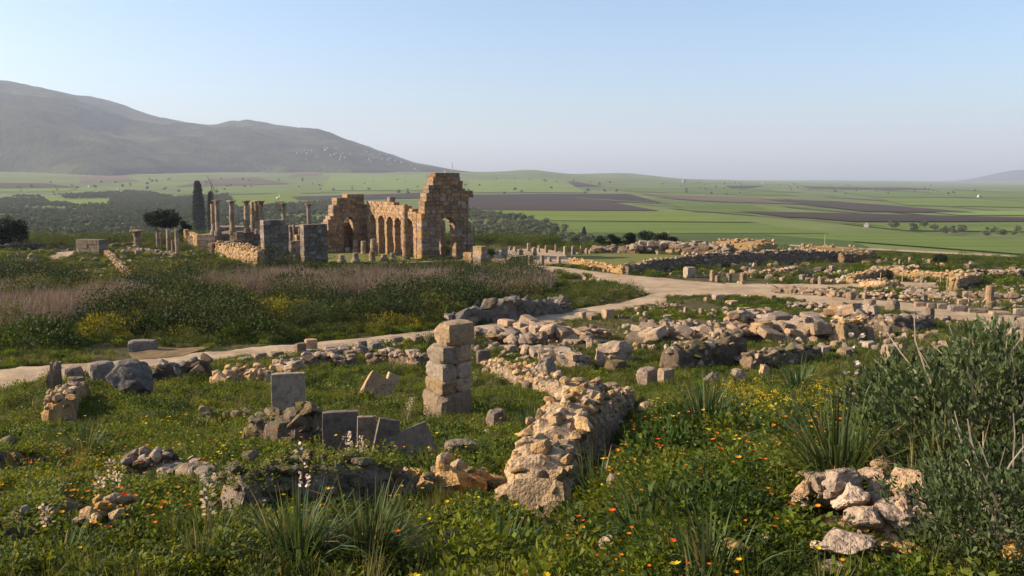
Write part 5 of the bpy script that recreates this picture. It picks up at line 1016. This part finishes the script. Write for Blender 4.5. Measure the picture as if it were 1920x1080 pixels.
big_tree(398, 442, 362, 13, 'cypress', 'slimmer cypress just behind the leftmost temple column', 4)
big_tree(308, 456, 392, 76, 'pine', 'dark umbrella pine at the left of the temple', 5)
big_tree(20, 466, 405, 74, 'round', 'dark evergreen tree at the left edge', 6)
big_tree(-18, 468, 410, 50, 'round', 'dark evergreen half cut by the left edge', 16)
big_tree(348, 452, 410, 24, 'round', 'small dark tree between pine and cypress', 7)
for q, (x, b_, t, w) in enumerate([(1150, 462, 438, 40), (1180, 463, 436, 40), (1210, 464, 433, 46), (1240, 466, 436, 40), (1125, 461, 441, 26), (1262, 466, 444, 30), (1080, 459, 446, 26)]): big_tree(x, b_, t, w, 'round', ORD[q] + ' listed dark bush' if False else ['bush left of the two tallest on the rim behind the lawn', 'dense bush second from the left of the tall rim bushes', 'tallest brownish bush on the rim behind the lawn', 'bush right of the tallest one on the rim', 'small round bush on the rim above the forum lawn', 'low bush at the right end of the rim thicket', 'small bush on the rim behind the forum stumps'][q], 30 + q)
big_tree(1095, 447, 426, 10, 'cypress', 'single dark tree standing out against the green crop', 44)
big_tree(1757, 500, 476, 60, 'round', 'dark bush behind the far stones at right', 45)
# olive groves
def olive_shape(seed):
    r = random.Random(seed); lob = []
    for k in range(6):
        a = r.uniform(0, 6.28); q = 1.2 * math.sqrt(r.random()); ra = r.uniform(.9, 1.5); lob.append(((q * math.cos(a), q * math.sin(a), 2.6 + r.uniform(-.5, .6)), (ra, ra, ra * .8)))
    return tree_mesh_crown(seed, 420, cluster(lob), .62, .6, M['olive'], .2), trunk_mesh('trunk', 1.9, .22, 4, seed)
OL = [olive_shape(k) for k in range(5)]
LEFT = [(-120, 372), (60, 364), (150, 362), (200, 358), (280, 362), (330, 372), (430, 366), (620, 378), (660, 395), (660, 462), (-120, 470)]
HOLE = [[(70, 367), (110, 367), (140, 383), (95, 383)], [(108, 374), (208, 373), (203, 386), (130, 387)], [(430, 366), (560, 362), (622, 379), (440, 392)]]
RIGHT = [(876, 396), (960, 407), (1066, 432), (1060, 438), (1010, 440), (1150, 452), (1150, 464), (876, 470)]
PARK = [(1625, 424), (1700, 426), (1930, 438), (1930, 452), (1800, 444), (1650, 432)]
def grove(n, y0, y1):
    y = np.sqrt(rng.random(n) * (y1 * y1 - y0 * y0) + y0 * y0); x = (rng.random(n) * 2 - 1) * .68 * y; return x, y
sp = 10.5; yy, aa = np.meshgrid(np.arange(300, 2000, sp), np.arange(-1300, 900, sp)); rot = .35
gx = aa * math.cos(rot) - yy * math.sin(rot) * 0 + rng.normal(0, 1.8, aa.shape) + yy * .18; gy = yy + rng.normal(0, 1.4, aa.shape); gx, gy = gx.ravel(), gy.ravel()
gz = h(gx, gy); px, py = to_px(gx, gy, gz); keep = inpoly(px, py, LEFT)
for hl in HOLE: keep &= ~inpoly(px, py, hl)
keep |= inpoly(px, py, RIGHT)
kp = inpoly(px, py, PARK) & (rng.random(len(px)) < .4)
keep |= kp; keep &= fbm(gx / 130, gy / 130, 2) > .24
gx, gy, gz, px = gx[keep], gy[keep], gz[keep], px[keep]
vis = -10.5 / np.interp(gx * .22, EX, EY) ; see = (gz + 4.5) / gy > vis * .98
nearest = np.argsort(gy + np.where(see, 0, 1e5)); first = set(nearest[:240].tolist())
for i in sorted(first, key=lambda i: gy[i]):
    k = random.randrange(5); lab = 'grey-green olive tree in the front rows of the grove left of the basilica' if px[i] < 760 else ('grey-green olive tree in the front rows of the grove right of the basilica' if px[i] < 1400 else 'small olive tree in the thin orchard on the right plain')
    o = empty('olive_tree', (gx[i], gy[i], gz[i]), random.uniform(0, 6), lab, 'tree', 'olive trees ' + ('left of the basilica' if px[i] < 760 else 'right of the basilica' if px[i] < 1400 else 'on the right plain')); o.scale = (random.uniform(.85, 1.5),) * 3
    link('crown', OL[k][0], o); link('trunk', OL[k][1], o)
rest = np.array([i for i in range(len(gx)) if i not in first])
OLC = hidden_set('olive_shapes', [OL[k][0] for k in range(5)])
scatter('olive_grove', OLC, 5, np.stack([gx[rest], gy[rest], gz[rest]], -1), .85 + .75 * rng.random(len(rest)), 'far rows of olive trees massed across the valley', 'trees')
# hedge trees of the far plain
n = 150; x = rng.uniform(-.58, .6, n); pts = []
for q in range(n):
    u = 960 + FPX * x[q]; v = random.choice([random.uniform(341, 350), random.uniform(352, 366)]) if u > 1100 else random.uniform(336, 366); p = P(u, v)
    if p[1] < 4200: pts.append(p)
scatter('far_trees', OLC, 5, np.array(pts), 1.0 + 1.3 * rng.random(len(pts)), 'dots of far trees and hedges across the plain', 'trees')
# ------------------------------------------------------------------ houses of the hill town and farms
def house(px, py, wm, label, grp):
    p = P(px, py); r = random.Random(int(px * 11 + py)); o = None; w, d, hh = wm * r.uniform(.8, 1.3), wm * r.uniform(.7, 1.1), wm * r.uniform(.55, .8); vs, fs = [], []
    def bx(x0, x1, y0, y1, z0, z1):
        i = len(vs); vs.extend([(x0, y0, z0), (x1, y0, z0), (x1, y1, z0), (x0, y1, z0), (x0, y0, z1), (x1, y0, z1), (x1, y1, z1), (x0, y1, z1)]); fs.extend([tuple(i + k for k in f) for f in ((0, 3, 2, 1), (4, 5, 6, 7), (0, 1, 5, 4), (1, 2, 6, 5), (2, 3, 7, 6), (3, 0, 4, 7))])
    bx(-w / 2, w / 2, -d / 2, d / 2, -6, hh); bx(-w * .53, w * .53, -d * .53, d * .53, hh, hh * 1.08); bx(-w * .2, w * .3, -d * .2, d * .3, hh * 1.08, hh * 1.5)
    o = link('house', mesh_np('house', vs, fs, M['house']), None, p, (0, 0, r.uniform(-.6, .6))); tag(o, label, 'house', grp)
r = random.Random(2)
for k in range(80):
    u = r.uniform(0, 1) ** .8; x = 560 + 300 * u + r.gauss(0, 14); y = 285 + 24 * u + r.gauss(0, 7)
    if y > np.interp(x, RPX, RPY) + 5: house(x, y, 7, 'tiny pale house of the hill town on the mountain flank', 'houses of the hill town')
for x, y, w, l in [(222, 357, 5, 'tiny white farmhouse among the left olives'), (168, 351, 5, 'tiny farmhouse beside the left fields'), (1283, 342, 12, 'white farmhouse near the far skyline'), (1430, 346, 9, 'tiny farmhouse in the far plain'), (1624, 426, 4, 'small orange hut in the right plain'), (892, 426, 4, 'white hut in the olive grove right of the pier'), (1836, 371, 7, 'tiny white farm at the far right')]: house(x, y, w, l, None)
for q, (x, b_, t, l) in enumerate([(1546, 466, 438, 'slim utility pole beside the farm road'), (1253, 448, 433, 'slim utility pole above the rim bushes'), (848, 320, 304, 'thin mast on the flank of the mountain')]):
    p = P(x, b_); Hh = zat(t, p[1]) - p[2]; rr = .22 if q < 2 else 3.; o = lathe('utility_pole', [(rr, -1), (rr * .6, Hh)], 8, M['wood'], None, p); tag(o, l, 'pole'); bar((-Hh * .07, 0, Hh * .93), (Hh * .07, 0, Hh * .93), rr * .4, M['wood'], 'crossarm', o)
# ------------------------------------------------------------------ haze
def haze():
    m = bpy.data.materials.new('haze air'); m.use_nodes = True; N = m.node_tree.nodes; N.clear(); out = N.new('ShaderNodeOutputMaterial'); v = N.new('ShaderNodeVolumePrincipled')
    v.inputs['Density'].default_value = HAZE; v.inputs['Color'].default_value = (.76, .84, 1.0, 1); v.inputs['Anisotropy'].default_value = .1; m.node_tree.links.new(v.outputs[0], out.inputs['Volume'])
    bm = bmesh.new(); bmesh.ops.create_cube(bm, size=1); me = bpy.data.meshes.new('haze'); bm.to_mesh(me); bm.free(); me.materials.append(m)
    zlo, zhi = -120, 760
    o = link('haze', me, None, (0, 0, (zlo + zhi) / 2), None, (34000, 34000, zhi - zlo)); tag(o, 'pale haze over the plain and mountain', 'haze', kind='stuff')
HAZE = 8e-5
haze()
